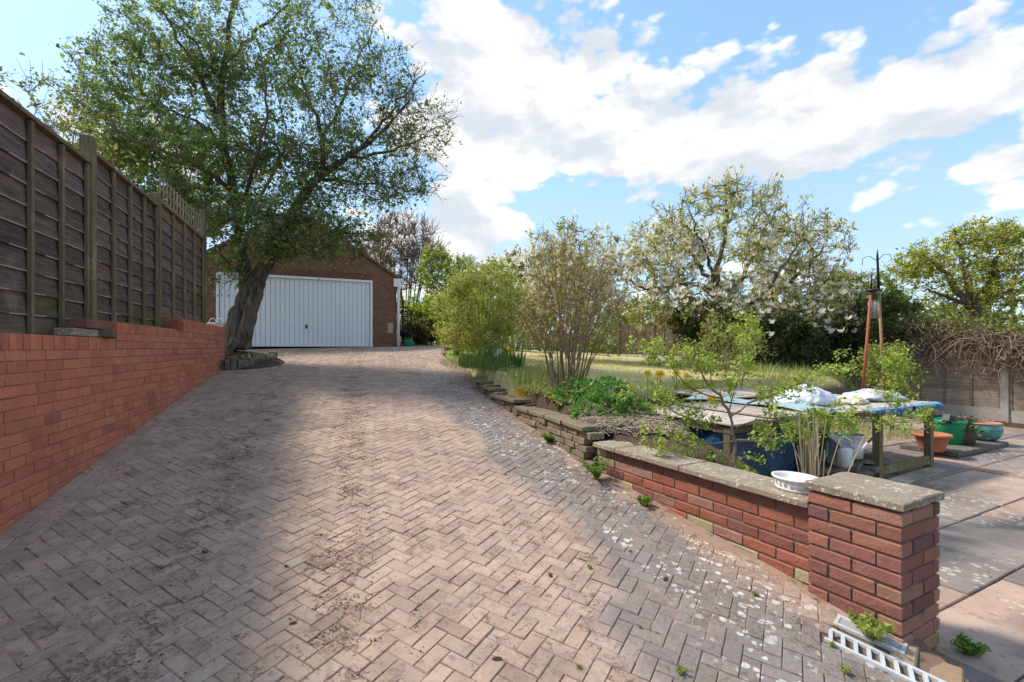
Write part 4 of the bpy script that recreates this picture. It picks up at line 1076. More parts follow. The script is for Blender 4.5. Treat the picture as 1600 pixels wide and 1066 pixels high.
def fire(anc, r):
    A = np.array([a[-1] for a in anc]); cl = A[r.integers(0, len(A), 9)]
    p = np.concatenate([c + r.normal(0, .09, (26, 3)) for c in cl])
    return [('berries', leaf_cloud('berries', p, .055, [(.75, .22, .02), (.80, .33, .03)], r, .9, 1, .1), PETAL)]
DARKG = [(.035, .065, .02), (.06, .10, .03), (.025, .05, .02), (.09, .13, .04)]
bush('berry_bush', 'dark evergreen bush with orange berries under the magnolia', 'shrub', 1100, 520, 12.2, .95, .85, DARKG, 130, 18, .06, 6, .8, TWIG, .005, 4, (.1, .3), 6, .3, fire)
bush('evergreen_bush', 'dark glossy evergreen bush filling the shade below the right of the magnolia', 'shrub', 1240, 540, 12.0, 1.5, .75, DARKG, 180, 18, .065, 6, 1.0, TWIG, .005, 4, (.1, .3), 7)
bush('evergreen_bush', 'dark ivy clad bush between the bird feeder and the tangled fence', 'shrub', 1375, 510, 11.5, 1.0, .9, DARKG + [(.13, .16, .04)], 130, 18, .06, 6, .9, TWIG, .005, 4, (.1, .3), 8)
# bushes and trees beyond the lawn
LIME = [(.32, .38, .07), (.44, .48, .12), (.22, .28, .06)]
MID = [(.18, .23, .05), (.27, .32, .08), (.12, .16, .04)]
bush('lawn_bush', 'bright lime green bush right of the garage', 'shrub', 668, 495, 19, .95, .85, LIME, 110, 16, .09, 6, .9, TWIG, .006, 4, (.12, .35), 9, basez=1.55)
bush('lawn_bush', 'brown bramble bush beside the hanging chair', 'shrub', 662, 522, 18.2, .75, .45, [(.14, .13, .05), (.20, .15, .08), (.10, .11, .04)], 90, 14, .08, 8, .8, TWIG_RED, .006, 6, (.12, .4), 10, basez=1.55)
bush('slender_tree', 'slender young tree with pale spring leaves left of the feathery shrubs', 'tree', 682, 432, 23, 1.0, 1.5, LIME + MID[:1], 110, 10, .10, 5, .9, TWIG_GREY, .009, 4, (.2, .5), 11, basez=1.5, up=.5)
bush('slender_tree', 'thin upright tree with few leaves just right of the slender spring tree', 'tree', 722, 440, 24, .9, 1.3, MID + LIME[:1], 90, 6, .10, 5, .9, TWIG_GREY, .009, 5, (.2, .6), 12, basez=1.5, up=.7)
bush('bare_tree', 'leafless multi stemmed tree against the cloud right of the garage roof', 'tree', 628, 400, 27, 2.5, 2.2, [(.22, .15, .09), (.26, .2, .1)], 420, 1, .06, 16, 2.0, TWIG_RED, .011, 7, (.3, .9), 13, basez=1.5, up=.9, shell=.1)
for k, (x, y, Y, rx, rz, lab) in enumerate([(800, 462, 20, 1.9, 1.7, 'olive tree canopy behind the rounded feathery shrub'), (850, 470, 24, 2.2, 1.9, 'mid green tree half hidden behind the pale pink blossom tree'),
                                            (1010, 505, 26, 2.6, 1.2, 'low green tree showing between the two blossom trees'), (760, 500, 19, 1.3, .9, 'dark green bush at the back of the lawn behind the feathery shrub'), (1330, 470, 22, 2.0, 1.4, 'olive tree behind the right side of the magnolia')]):
    bush('garden_tree', lab, 'tree', x, y, Y, rx, rz, MID + LIME[:2], 150, 12, .12, 6, 1.4, TWIG_GREY, .009, 4, (.2, .5), 20 + k, basez=1.3, up=.4)
for k, (x, Y, h) in enumerate([(640, 38, 3.6), (720, 40, 4.2), (800, 42, 4.0), (890, 40, 3.4), (980, 42, 3.8), (1080, 40, 3.6), (1180, 42, 3.9), (1290, 40, 3.5), (1400, 38, 3.3), (1500, 36, 3.0), (1600, 36, 3.2)]):
    bush('hedgerow_tree', 'far hedgerow tree on the skyline ' + ['behind the garage corner', 'behind the slender spring trees', 'behind the feathery shrub', 'behind the twiggy shrub', 'between the two blossom trees', 'behind the left half of the magnolia', 'behind the magnolia trunk', 'behind the right half of the magnolia', 'behind the bird feeder', 'left of the oak trunk', 'right of the oak trunk at the frame edge'][k], 'tree', x, 530 - h * 4, Y, 3.2, h * .75, MID + [(.20, .20, .07)], 170, 12, .2, 6, 2.0, TWIG_GREY, .016, 3, (.3, .8), 40 + k, basez=-1.0, group='hedgerow on the skyline', up=.4)
def oak():
    r = np.random.default_rng(51); Y = 22
    def limb(pts, r0, r1, n=12): return smooth_line(PX(pts, Y), n) + np.concatenate([[[0, 0, 0]], r.normal(0, .05, (n-1, 3))]), np.linspace(r0, r1, n)
    limbs = [limb([(1526, 560), (1526, 520), (1524, 490)], .34, .28, 6), limb([(1524, 492), (1500, 460), (1475, 420), (1440, 400)], .2, .04), limb([(1524, 492), (1535, 450), (1560, 420), (1600, 390)], .2, .04), limb([(1525, 490), (1510, 440), (1500, 390), (1495, 360)], .18, .04),
             limb([(1530, 470), (1570, 460), (1620, 450)], .14, .03), limb([(1515, 475), (1480, 465, -1), (1440, 450, -1.5)], .12, .03), limb([(1545, 440), (1560, 390, -.5), (1570, 355, -.5)], .12, .03)]
    T = np.concatenate([ell(P(1500, 430, Y), (3.0, 2.2, 1.9), 240, r, .2), ell(P(1590, 415, Y), (2.4, 2.0, 2.1), 200, r, .2), ell(P(1430, 410, Y), (1.1, 1.1, .7), 50, r, .3), ell(P(1540, 370, Y), (1.9, 1.6, .8), 100, r, .3)])
    lines, anc = grow(limbs, T, r, .12, .011, .013, 4, (.2, .5), .2)
    lf = leaf_points(anc, 4, .08, r)
    plant('oak_tree', 'spreading oak with golden green spring leaves behind the right fence', 'tree', P(1526, 560, Y), lines[1:], anc, BARK, [('crown', leaf_cloud('crown', lf, .12, [(.42, .43, .07), (.52, .50, .10), (.32, .36, .07)], r, .6, .6), LEAF)], trunk_lines=lines[:1])
oak()
# behind the left fence
bush('fence_shrub', 'reddish green shrub tips rising above the left fence', 'shrub', 40, 200, 5.2, 1.0, .72, [(.20, .19, .05), (.26, .20, .08), (.15, .18, .04)], 46, 4, .05, 9, .6, TWIG_RED, .003, 4, (.12, .35), 60, basez=1.3, up=.8, shell=.1)
bush('fence_tree', 'lime green tree glowing behind the fence and the old tree', 'tree', 235, 300, 14.5, 2.7, 2.3, [(.24, .30, .05), (.34, .40, .08), (.14, .19, .04)], 230, 14, .10, 8, 1.8, TWIG, .008, 4, (.2, .5), 61, basez=1.0)

def far_hedge():
    r = np.random.default_rng(63); n = 30000; x = r.uniform(-9, 34, n); y = 31 + r.normal(0, .7, n)
    top = np.array([2.5 + .55 * mnoise.noise((q * .45, 0, 0)) + .35 * mnoise.noise((q * 1.7, 3, 0)) for q in x]); z = -1.0 + (top + 1.0) * r.uniform(0, 1, n) ** .6 + r.normal(0, .12, n)
    o = obj('far_hedge', leaf_cloud('far_hedge', np.stack([x, y, z], 1), .20, MID + [(.24, .23, .08)], r, .6, .6), LEAF); tag(o, 'dense far hedge closing the view beyond the gardens', 'hedge', kind='stuff')
far_hedge()
# ------------------------------------------------------------------ grasses, bulbs and low plants
def blades_mesh(name, B, h, w, cols, r, lean=.5, hv=.3):
    """B (n,3) root points -> curved three-piece blades"""
    n = len(B); a = r.uniform(0, 6.283, n); d = np.stack([np.cos(a), np.sin(a), np.zeros(n)], 1); s = np.stack([-d[:, 1], d[:, 0], np.zeros(n)], 1)
    H = (h * np.exp(r.normal(0, hv, n)))[:, None]; ln = (np.abs(r.normal(0, lean, n)))[:, None]; z = np.array([0, 0, 1.0])
    V = []
    for t in (0, .4, .75, 1):
        c = B + z * H * (t - .25 * ln * t * t) + d * H * ln * t ** 1.8; ww = w * (1 - t ** 2 * .95) * .5; V += [c - s * ww, c + s * ww]
    V = np.stack(V, 1).reshape(-1, 3); b = np.arange(n) * 8
    F = np.concatenate([np.stack([b+k, b+k+1, b+k+3, b+k+2], 1) for k in (0, 2, 4)])
    cols = np.asarray(cols); wt = r.dirichlet(np.ones(len(cols)) * .6, n); c = (wt @ cols) * np.exp(r.normal(0, .15, n))[:, None]
    return mesh_np(name, V, F, False, np.repeat(c, 8, 0))
def on_garden(xy): return np.array([(x, y, garden_z(x, y) - .01) for x, y in xy])
GRASS = [(.10, .19, .025), (.18, .28, .05), (.26, .30, .08)]; STRAWC = [(.56, .46, .22), (.66, .56, .32), (.46, .37, .16)]
def disc(x, y, rx, ry, n, r):
    a = r.uniform(0, 6.283, n); q = np.sqrt(r.uniform(0, 1, n)); return np.stack([x + np.cos(a) * q * rx, y + np.sin(a) * q * ry], 1)
def daffodils(label, px, py, Y, n_leaf, heads, cols_leaf, spread, h, seed):
    r = np.random.default_rng(seed); c = P(px, py, Y); b = (c.x, Y, garden_z(c.x, Y))
    o = empty('daffodil_clump', b, label, 'flowers')
    obj('leaves', blades_mesh('leaves', on_garden(disc(c.x, Y, spread, spread * .8, n_leaf, r)), h, .018, cols_leaf, r, .35), BLADE, o, True)
    for x, y, kind in heads:
        p = np.array(P(x, y, Y + r.uniform(-.15, .1))); g = np.array([p[0] + r.uniform(-.04, .04), p[1], garden_z(p[0], p[1])])
        col = (.80, .50, .02) if kind == 'y' else (.80, .78, .66)
        V = []; F = []; C = []; ax = np.array([r.uniform(-.3, .3), -.9, .25]); ax /= np.linalg.norm(ax); s = np.cross(ax, [0, 0, 1.]); s /= np.linalg.norm(s); t = np.cross(s, ax); bb = 0
        for k in range(6):
            a = 1.047 * k; d = s * math.cos(a) + t * math.sin(a); w = np.cross(ax, d)
            V += [p, p + d * .033 + w * .018, p + d * .055, p + d * .033 - w * .018]; F.append((bb, bb+1, bb+2, bb+3)); C += [col] * 4; bb += 4
        for k in range(6):
            a0, a1 = 1.047 * k, 1.047 * (k + 1); q0 = s * math.cos(a0) + t * math.sin(a0); q1 = s * math.cos(a1) + t * math.sin(a1)
            V += [p + q0 * .010, p + q1 * .010, p + q1 * .016 + ax * .028, p + q0 * .016 + ax * .028]; F.append((bb, bb+1, bb+2, bb+3)); C += [(.80, .42, .01)] * 4; bb += 4
        obj('flower_head', mesh_np('flower_head', np.array(V), np.array(F), False, np.array(C)), PETAL, o, True)
        st = MB(); st.tube([g, (g + p) / 2 + [0, .02, 0], p - ax * .02], .004, 5, tint=(.12, .2, .03)); st.build('flower_stem', BLADE, o, world=True)
daffodils('clump of yellow and white daffodils beside the top of the stone wall', 783, 580, 8.4, 260, [(791, 541, 'y'), (797, 548, 'y'), (780, 549, 'w'), (775, 555, 'w'), (793, 560, 'w'), (795, 565, 'w')], [(.06, .15, .05), (.10, .20, .08), (.14, .24, .05)], .42, .36, 71)
daffodils('clump of yellow daffodils above the green leafy mound', 1060, 615, 6.1, 200, [(1012, 584, 'y'), (1029, 585, 'y'), (1033, 584, 'y'), (1057, 583, 'y'), (1073, 588, 'y'), (1110, 624, 'y'), (1114, 623, 'y')], [(.09, .16, .07), (.14, .21, .10), (.07, .13, .06)], .42, .34, 72)
daffodils('single low daffodil tuft on the edge of the stone wall', 818, 632, 6.5, 40, [(812, 614, 'y'), (816, 613, 'y')], GRASS, .12, .13, 73)
def mound(label, name, pts, cols, leaf, per, seed, cat='plant', h=.3, mat=None):
    r = np.random.default_rng(seed); x0 = np.mean([p[0] for p in pts]); y0 = np.mean([p[1] for p in pts])
    o = empty(name, (x0, y0, garden_z(x0, y0)), label, cat); Q = []; st = []
    for x, y, rr, hh in pts:
        g = garden_z(x, y); q = ell((x, y, g), (rr, rr * .8, hh), int(per * rr * rr * 40), r, .75); q = q[q[:, 2] > g - .01]; Q.append(q)
        for t in q[:: max(1, len(q) // 40)]: st.append((np.array([[x + (t[0]-x) * .3, y + (t[1]-y) * .3, g], (t + [x, y, g]) / 2, t]), rad(.004, .003, .002)))
    obj('stems', tubes_mesh('stems', st, 4), TWIG, o, True)
    obj('foliage', leaf_cloud('foliage', np.concatenate(Q), leaf, cols, r, .7, .5, .15), mat or LEAF, o, True)
def GP(px, Y): return (px - 800) / FPX * Y
mound('low mound of divided dark green leaves beside the twiggy shrub', 'leafy_mound', [(GP(905, 5.7), 5.7, .32, .30), (GP(945, 5.5), 5.5, .42, .36), (GP(1000, 5.6), 5.6, .42, .34), (GP(1050, 5.9), 5.9, .36, .24), (GP(935, 5.1), 5.1, .30, .27), (GP(985, 5.15), 5.2, .28, .26)], [(.07, .19, .04), (.13, .28, .06), (.22, .36, .08), (.05, .14, .04)], .05, 150, 75)
mound('yellow green sprawling plant between the leafy mound and the blue bay', 'leafy_mound', [(GP(985, 5.15), 5.15, .26, .2), (GP(1035, 5.0), 5.3, .22, .16)], [(.20, .28, .05), (.32, .40, .08), (.12, .20, .04)], .045, 90, 76)
def grass_patch(label, name, x, y, rx, ry, n, h, cols, seed, lean=.5, w=.008, cat='grass'):
    r = np.random.default_rng(seed); B = on_garden(disc(x, y, rx, ry, n, r)); o = obj(name, blades_mesh(name, B, h, w, cols, r, lean), BLADE); tag(o, label, cat, kind='stuff')
grass_patch('fresh green grass along the drive edge by the daffodils', 'long_grass', GP(765, 8.7), 8.7, .55, 1.0, 2600, .20, GRASS, 80)
grass_patch('dry and green grass at the foot of the twiggy shrub', 'long_grass', GP(845, 6.7), 6.8, .5, .8, 1600, .09, GRASS + STRAWC, 81)
grass_patch('tall straw and green grass behind the bags', 'long_grass', GP(1320, 8.4), 8.6, 1.3, .9, 2600, .20, STRAWC + GRASS, 82, .8)
grass_patch('rough grass under the magnolia and bushes', 'long_grass', GP(1180, 11.0), 11.0, 2.6, .6, 4500, .16, GRASS + STRAWC[:1], 83)
grass_patch('fine short turf of the lawn', 'short_grass', 2.6, 9.6, 4.0, 4.0, 26000, .045, STRAWC + [(.30, .33, .10)], 84, .8, .006)
grass_patch('green turf strip beside the garage', 'short_grass', -2.6, 17.2, 1.6, 1.2, 5000, .07, [(.20, .30, .04), (.30, .40, .07)], 85, .8, .012)
def ground_cover():
    r = np.random.default_rng(87); Q = []
    for _ in range(9000):
        y = r.uniform(4.7, 8.6); x = interp(y, EDGE) + .2 + abs(r.normal(0, .55))
        d = Vector((x, y, 0)) - Vector((1.975, 4.39, 0))
        if d.dot(R2) > -.15 and d.dot(S2) < 1.5: continue
        if mnoise.noise((x * 2, y * 2, 0)) < -.12: continue
        Q.append((x, y, garden_z(x, y) + abs(r.normal(0, .035))))
    o = obj('ground_cover', leaf_cloud('ground_cover', np.array(Q), .034, [(.14, .25, .05), (.24, .33, .08), (.34, .34, .13), (.42, .34, .18)], r, .55, .5), LEAF); tag(o, 'low weeds and dry leaves covering the bed behind the stone wall', 'ground cover', kind='stuff')
ground_cover()
def straw_heap():
    r = np.random.default_rng(86); L = []
    for k in range(1700):
        x = r.uniform(.75, 1.6); y = r.uniform(4.55, 5.5); 
        if x < interp(y, EDGE) + .14: continue
        z = garden_z(x, y) + r.uniform(0, .07) - .01; a = r.uniform(0, 6.28); l = r.uniform(.05, .16); d = np.array([math.cos(a) * l, math.sin(a) * l, r.normal(0, .02)])
        c = np.array([x, y, max(z, .80)]); L.append((np.array([c - d, c + [0, 0, r.uniform(0, .02)], c + d]), rad(.0045, .0045, .0025)))
    o = obj('dead_stalks', tubes_mesh('dead_stalks', L, 5), simple('dead_stalk', (.40, .31, .235), .9, .35, 4)); tag(o, 'heap of dead grey stalks on the bed behind the wall end', 'dead stalks', kind='stuff')
straw_heap()
def fern(label, x, y, z, h, seed, n=26, cols=None):
    r = np.random.default_rng(seed); o = empty('wall_fern', (x, y, z), label, 'fern'); V = []; st = []
    for k in range(n):
        a = r.uniform(0, 6.28); d = np.array([math.cos(a) - .3, math.sin(a) - .3, 0]); l = h * r.uniform(.6, 1.1); p0 = np.array([x, y, z]); pts = np.array([p0 + d * l * .6 * t ** 1.3 + np.array([0, 0, l * (t - .35 * t * t)]) for t in np.linspace(0, 1, 6)])
        st.append((pts, np.linspace(.0025, .001, 6)))
        for q in pts[1:]: V += [q + r.normal(0, min(.009, h * .12), 3) for _ in range(7)]
    obj('stems', tubes_mesh('stems', st, 4), TWIG, o, True); obj('fronds', leaf_cloud('fronds', np.array(V), min(.022, h * .28), cols or [(.14, .24, .03), (.24, .34, .06), (.08, .16, .03)], r, .5, .6), LEAF, o, True)
fern('small green fern at the left end of the brick wall', .74, 4.20, drive_z(.74, 4.2), .24, 90)
fern('tiny weed at the foot of the brick wall by the second coping joint', 1.02, 3.72, drive_z(1.02, 3.72), .09, 91, 14)
fern('low weed growing beside the stone wall base', .40, 5.2, drive_z(.4, 5.2), .12, 92, 14)
fern('flattened grassy weed on the grating at the pier foot', 1.74, 2.33, drive_z(1.74, 2.33) + .01, .13, 93, 24, [(.32, .38, .08), (.40, .42, .14), (.2, .28, .05)])
fern('weed at the back foot of the pier on the patio', 2.32, 2.45, patio_z(2.3, 2.5), .10, 94, 16)
WEEDS = ['above the lichened blocks level with the wall middle', 'left of the lichened blocks, highest up the drive', 'at the bottom edge of the picture', 'in the middle of the lichened blocks', 'nearest the white grating', 'below the white grating', 'lowest of the leftmost two', 'nearest the low wall foot']
for k, (px, py) in enumerate([(985, 862), (922, 888), (1065, 1052), (1000, 980), (1300, 1010), (1320, 1050), (905, 1043), (1180, 930)]):
    u = (px - 800) / FPX; v = (py - 544) / FPX; Y = 1.595 / (v - .0491 * u + .1167); fern('small weed in the drive joints ' + WEEDS[k], u * Y, Y, drive_z(u * Y, Y), .016 + .007 * (k % 3), 200 + k, 9, [(.30, .36, .08), (.38, .40, .12), (.2, .27, .06)])

# hawthorn sapling growing out over the low wall
def sapling():
    r = np.random.default_rng(95); Y = 3.95
    def limb(pts, r0, r1, n=12): return smooth_line(PX(pts, Y), n) + np.concatenate([[[0, 0, 0]], r.normal(0, .006, (n-1, 3))]), np.linspace(r0, r1, n)
    limbs = [limb([(1150, 770), (1152, 725), (1148, 690), (1142, 650)], .015, .011), limb([(1142, 652), (1128, 622), (1105, 596), (1088, 572), (1080, 552)], .014, .004), limb([(1146, 680), (1105, 672), (1065, 650), (1020, 625, .1), (985, 612, .2)], .010, .003),
             limb([(1146, 690), (1080, 700), (1040, 690, -.1), (1012, 684, -.1)], .008, .003), limb([(1148, 688), (1200, 690, .1), (1250, 675, .2), (1310, 660, .35), (1380, 658, .5), (1450, 648, .6)], .013, .003, 18), limb([(1142, 650), (1180, 625, .1), (1225, 610, .2), (1270, 590, .3), (1320, 575, .4)], .010, .003),
             limb([(1150, 668), (1180, 655, -.1), (1230, 655), (1290, 650, .1), (1340, 662, .2)], .008, .003), limb([(1125, 622), (1080, 610), (1040, 560, .1), (1005, 545, .1)], .007, .003), limb([(1140, 640), (1150, 600), (1165, 560, .1), (1170, 500, .1)], .007, .0025), limb([(1380, 658, .5), (1400, 600, .5), (1395, 555, .5)], .006, .0025)]
    T = []
    for l in limbs[1:]:
        for q in l[0][3::1]: T.append(q + r.normal(0, .06, (4, 3)))
    lines, anc = grow(limbs, np.concatenate(T), r, .06, .0016, .010, 2, (.03, .09), .3, seg=.06)
    lf = leaf_points(anc, 13, .022, r, .25)
    plant('hawthorn_sapling', 'thin hawthorn sapling with bright new leaves spreading behind the low wall', 'sapling', P(1150, 770, Y), lines, anc, TWIG_GREY, [('foliage', leaf_cloud('foliage', lf, .022, [(.34, .42, .08), (.46, .52, .13), (.24, .32, .06)], r, .75, .6), LEAF)], names=('stem', 'branches', 'crown'))
sapling()
bush('wild_shrub', 'loose yellow green self sown shrub at the near edge of the lawn behind the roofs', 'shrub', 1130, 545, 7.8, .75, .5, [(.22, .28, .05), (.32, .38, .08), (.30, .24, .08)], 90, 8, .038, 8, .5, TWIG_GREY, .003, 4, (.1, .25), 96, .1)
bush('wild_shrub', 'leafy yellow green shrub around the bird feeder poles', 'shrub', 1385, 575, 8.2, .42, .42, [(.28, .32, .06), (.38, .42, .09), (.18, .24, .04)], 70, 9, .045, 8, .4, TWIG_GREY, .003, 4, (.1, .2), 97, .1)
mound('broad leaved yellow green seedlings behind the coping', 'leafy_mound', [(GP(1160, 3.62), 3.62, .15, .2), (GP(1195, 3.5), 3.55, .15, .2), (GP(1235, 3.45), 3.5, .13, .17), (GP(1120, 3.8), 3.8, .12, .17)], [(.28, .33, .05), (.40, .42, .08), (.16, .24, .04), (.12, .2, .05)], .050, 110, 77)
for o in COL.objects:
    if o.name.startswith('leafy_mound') and 'seedlings' in o.get('label', ''): o.location.z += .0
def reeds():
    r = np.random.default_rng(98); L = []; c = P(1272, 750, 3.75)
    o = empty('dry_reeds', (c.x, c.y, .3), 'bundle of dry straw coloured stalks beside the white bowl', 'dry stalks')
    for k in range(26):
        b = np.array([c.x + r.normal(0, .05), c.y + r.normal(0, .05), .35]); e = b + np.array([r.normal(0, .10), r.normal(0, .08), r.uniform(.45, .78)])
        m = MB(); m.tube([b, (b + e) / 2 + r.normal(0, .01, 3), e], [.0055, .005, .003], 5); m.build('stalk', simple('straw_stalk', (.55, .42, .25), .8, .2), o, world=True)
reeds()

# ------------------------------------------------------------------ right-hand fence, its tangle of dead climber
FA = Vector((10.0, 9.8, 0)); FD = Vector((-.477, .879, 0)).normalized(); FN = Vector((-FD.y, FD.x, 0))   # FN faces the camera side
def right_fence():
    f = empty('panel_fence', (FA.x, FA.y, .14), 'weathered grey overlap panel fence with concrete posts at the right', 'fence')
    N = -Vector((FD.y, -FD.x, 0))
    bay = 1.83 + .11
    for k in range(-1, 7):
        p = FA + FD * (k * bay); far = k >= 2
        zg = patio_z(p.x, p.y) if k < 1 else max(.14, garden_z(p.x - 1.2, p.y) - .15)
        zt = zg + 1.75 if k < 2 else zg + 1.5
        m = MB(); m.box((p.x, p.y, (zt + zg) / 2 - .1), (.12, .11, zt - zg + .3), frame(FD, N), ch=.012); m.build('post', CONC if k < 2 else WOOD_DARK, f, world=True)
        if k == 6: break
        a = p + FD * .06; L = bay - .12
        gb = MB(); c = a + FD * L/2; gb.box((c.x, c.y, zg + .09), (L, .05, .28), frame(FD, N)); gb.build('gravel_board', CONC, f, world=True)
        z0 = zg + .24; h = (zt - .05 - z0)
        fr = MB()
        for i in range(5):
            c = a + FD * (.02 + (L - .04) * i / 4) + N * .022; fr.box((c.x, c.y, z0 + h/2), (.04, .02, h), frame(FD, N))
        panel = fr.build('panel', WOOD_GREY, f, world=True); panel.color = (.7, .66, .6, 1) if k < 2 else (.42, .36, .3, 1)
        nb = 14
        for i in range(nb):
            c = a + FD * L/2 + N * .003; m = MB(); m.box((c.x, c.y, z0 + h * (i + .5) / nb), (L, .010, h / nb * 1.2), frame(FD, N) @ Matrix.Rotation(-.10, 3, 'X') @ Matrix.Rotation(rnd.gauss(0, .003), 3, 'Y'))
            q = m.build('board', WOOD_GREY if k < 2 else WOOD_DARK, panel); v = rnd.uniform(.75, 1.15); q.color = (v, v, v, 1)
right_fence()
def tangle():
    r = np.random.default_rng(99); L = []; lp = []
    o = empty('dead_climber', (9.2, 11.2, 1.0), 'thick tangle of dead brown climber draped over the right fence', 'climber')
    N = np.array(FN if FN.y < 0 else -FN); D = np.array(FD); A = np.array(FA)
    for k in range(2600):
        s = r.uniform(-2.2, 6.2); far = s / 6.2
        c = A + D * s + N * abs(r.normal(.05, .22)); zt = 1.95 + .25 * math.sin(s * 1.1) + (.25 if s > 2 else 0)
        c[2] = zt - abs(r.normal(0, .36 + .12 * (s > 1.0))) ; a = r.normal(0, 1, 3); a[2] *= .6; a /= np.linalg.norm(a); l = r.uniform(.1, .42)
        if c[2] < .95 and s < 1.9: c[2] += .5
        if c[2] > 1.5: lp.append(c)
        n = 5; t = np.linspace(-1, 1, n)[:, None]; pts = c + a * t * l + r.normal(0, .05, (n, 3)) + np.array([0, 0, -.35 * l]) * t ** 2
        L.append((pts, np.linspace(r.uniform(.004, .010), .003, n)))
    for k in range(60):
        s = r.uniform(-2.0, 1.6); c = A + D * s + N * .25; c[2] = 1.75; e = c + np.array([r.normal(0, .2), r.normal(0, .1), -r.uniform(.3, .9)]); L.append((smooth_line([c, (c + e) / 2 + r.normal(0, .12, 3), e], 7), np.linspace(.010, .003, 7)))
    obj('stems', tubes_mesh('stems', L, 5), simple('dead_vine', (.30, .21, .155), .95, .45, 3, .1), o, True)
    lp = np.array(lp); top = lp[r.integers(0, len(lp), 12000)] + r.normal(0, .12, (12000, 3)); top[:, 2] += .12
    sdist = (top - A) @ D; top = top[(r.uniform(0, 1, len(top)) < np.where(top[:, 2] > 1.92, 1, .12)) | (sdist > 2.0)]
    obj('foliage', leaf_cloud('foliage', top, .055, [(.20, .24, .04), (.28, .32, .07), (.12, .13, .045), (.17, .12, .07)], r, .6, .6), LEAF, o, True)
    return o
tangle()
# ------------------------------------------------------------------ compost bays and their lids
BO = Vector((1.975, 4.39, 0)); BT = .90
def B(e1, e2, z): v = BO + R2 * e1 + S2 * e2; return Vector((v.x, v.y, z))
FB = frame(R2, S2)
TARP = simple('blue_tarpaulin', (.012, .05, .10), .45, .5, 4, .4, nbump(9, .8, .05))
TARP_L = simple('pale_blue_sheet', (.30, .40, .42), .35, .25, 3, .5, nbump(7, .5, .04))
def board(name, parent, e1, e2, z, size, mat=None, rot=0.0, col=(1, 1, 1), tilt=0.0):
    m = MB(); m.box((0, 0, 0), size, ch=min(size) * .15); o = m.build(name, mat or WOOD_BAY, parent); M = (FB @ rotz(rot) @ Matrix.Rotation(tilt, 3, 'Y')).to_4x4(); M.translation = B(e1, e2, z) - (parent.location if parent else Vector()); o.matrix_local = M; o.color = (*col, 1); return o
def wavy_sheet(name, mat, parent, fn, nu, nv, thick=.004):
    V = []; 
    for j in range(nv + 1):
        for i in range(nu + 1): V.append(fn(i / nu, j / nv))
    n = nu + 1; F = [(j*n+i, j*n+i+1, (j+1)*n+i+1, (j+1)*n+i) for j in range(nv) for i in range(nu)]
    o = obj(name, mesh_np(name, V, np.array(F), True), mat, parent, True); s = o.modifiers.new('thickness', 'SOLIDIFY'); s.thickness = thick; return o
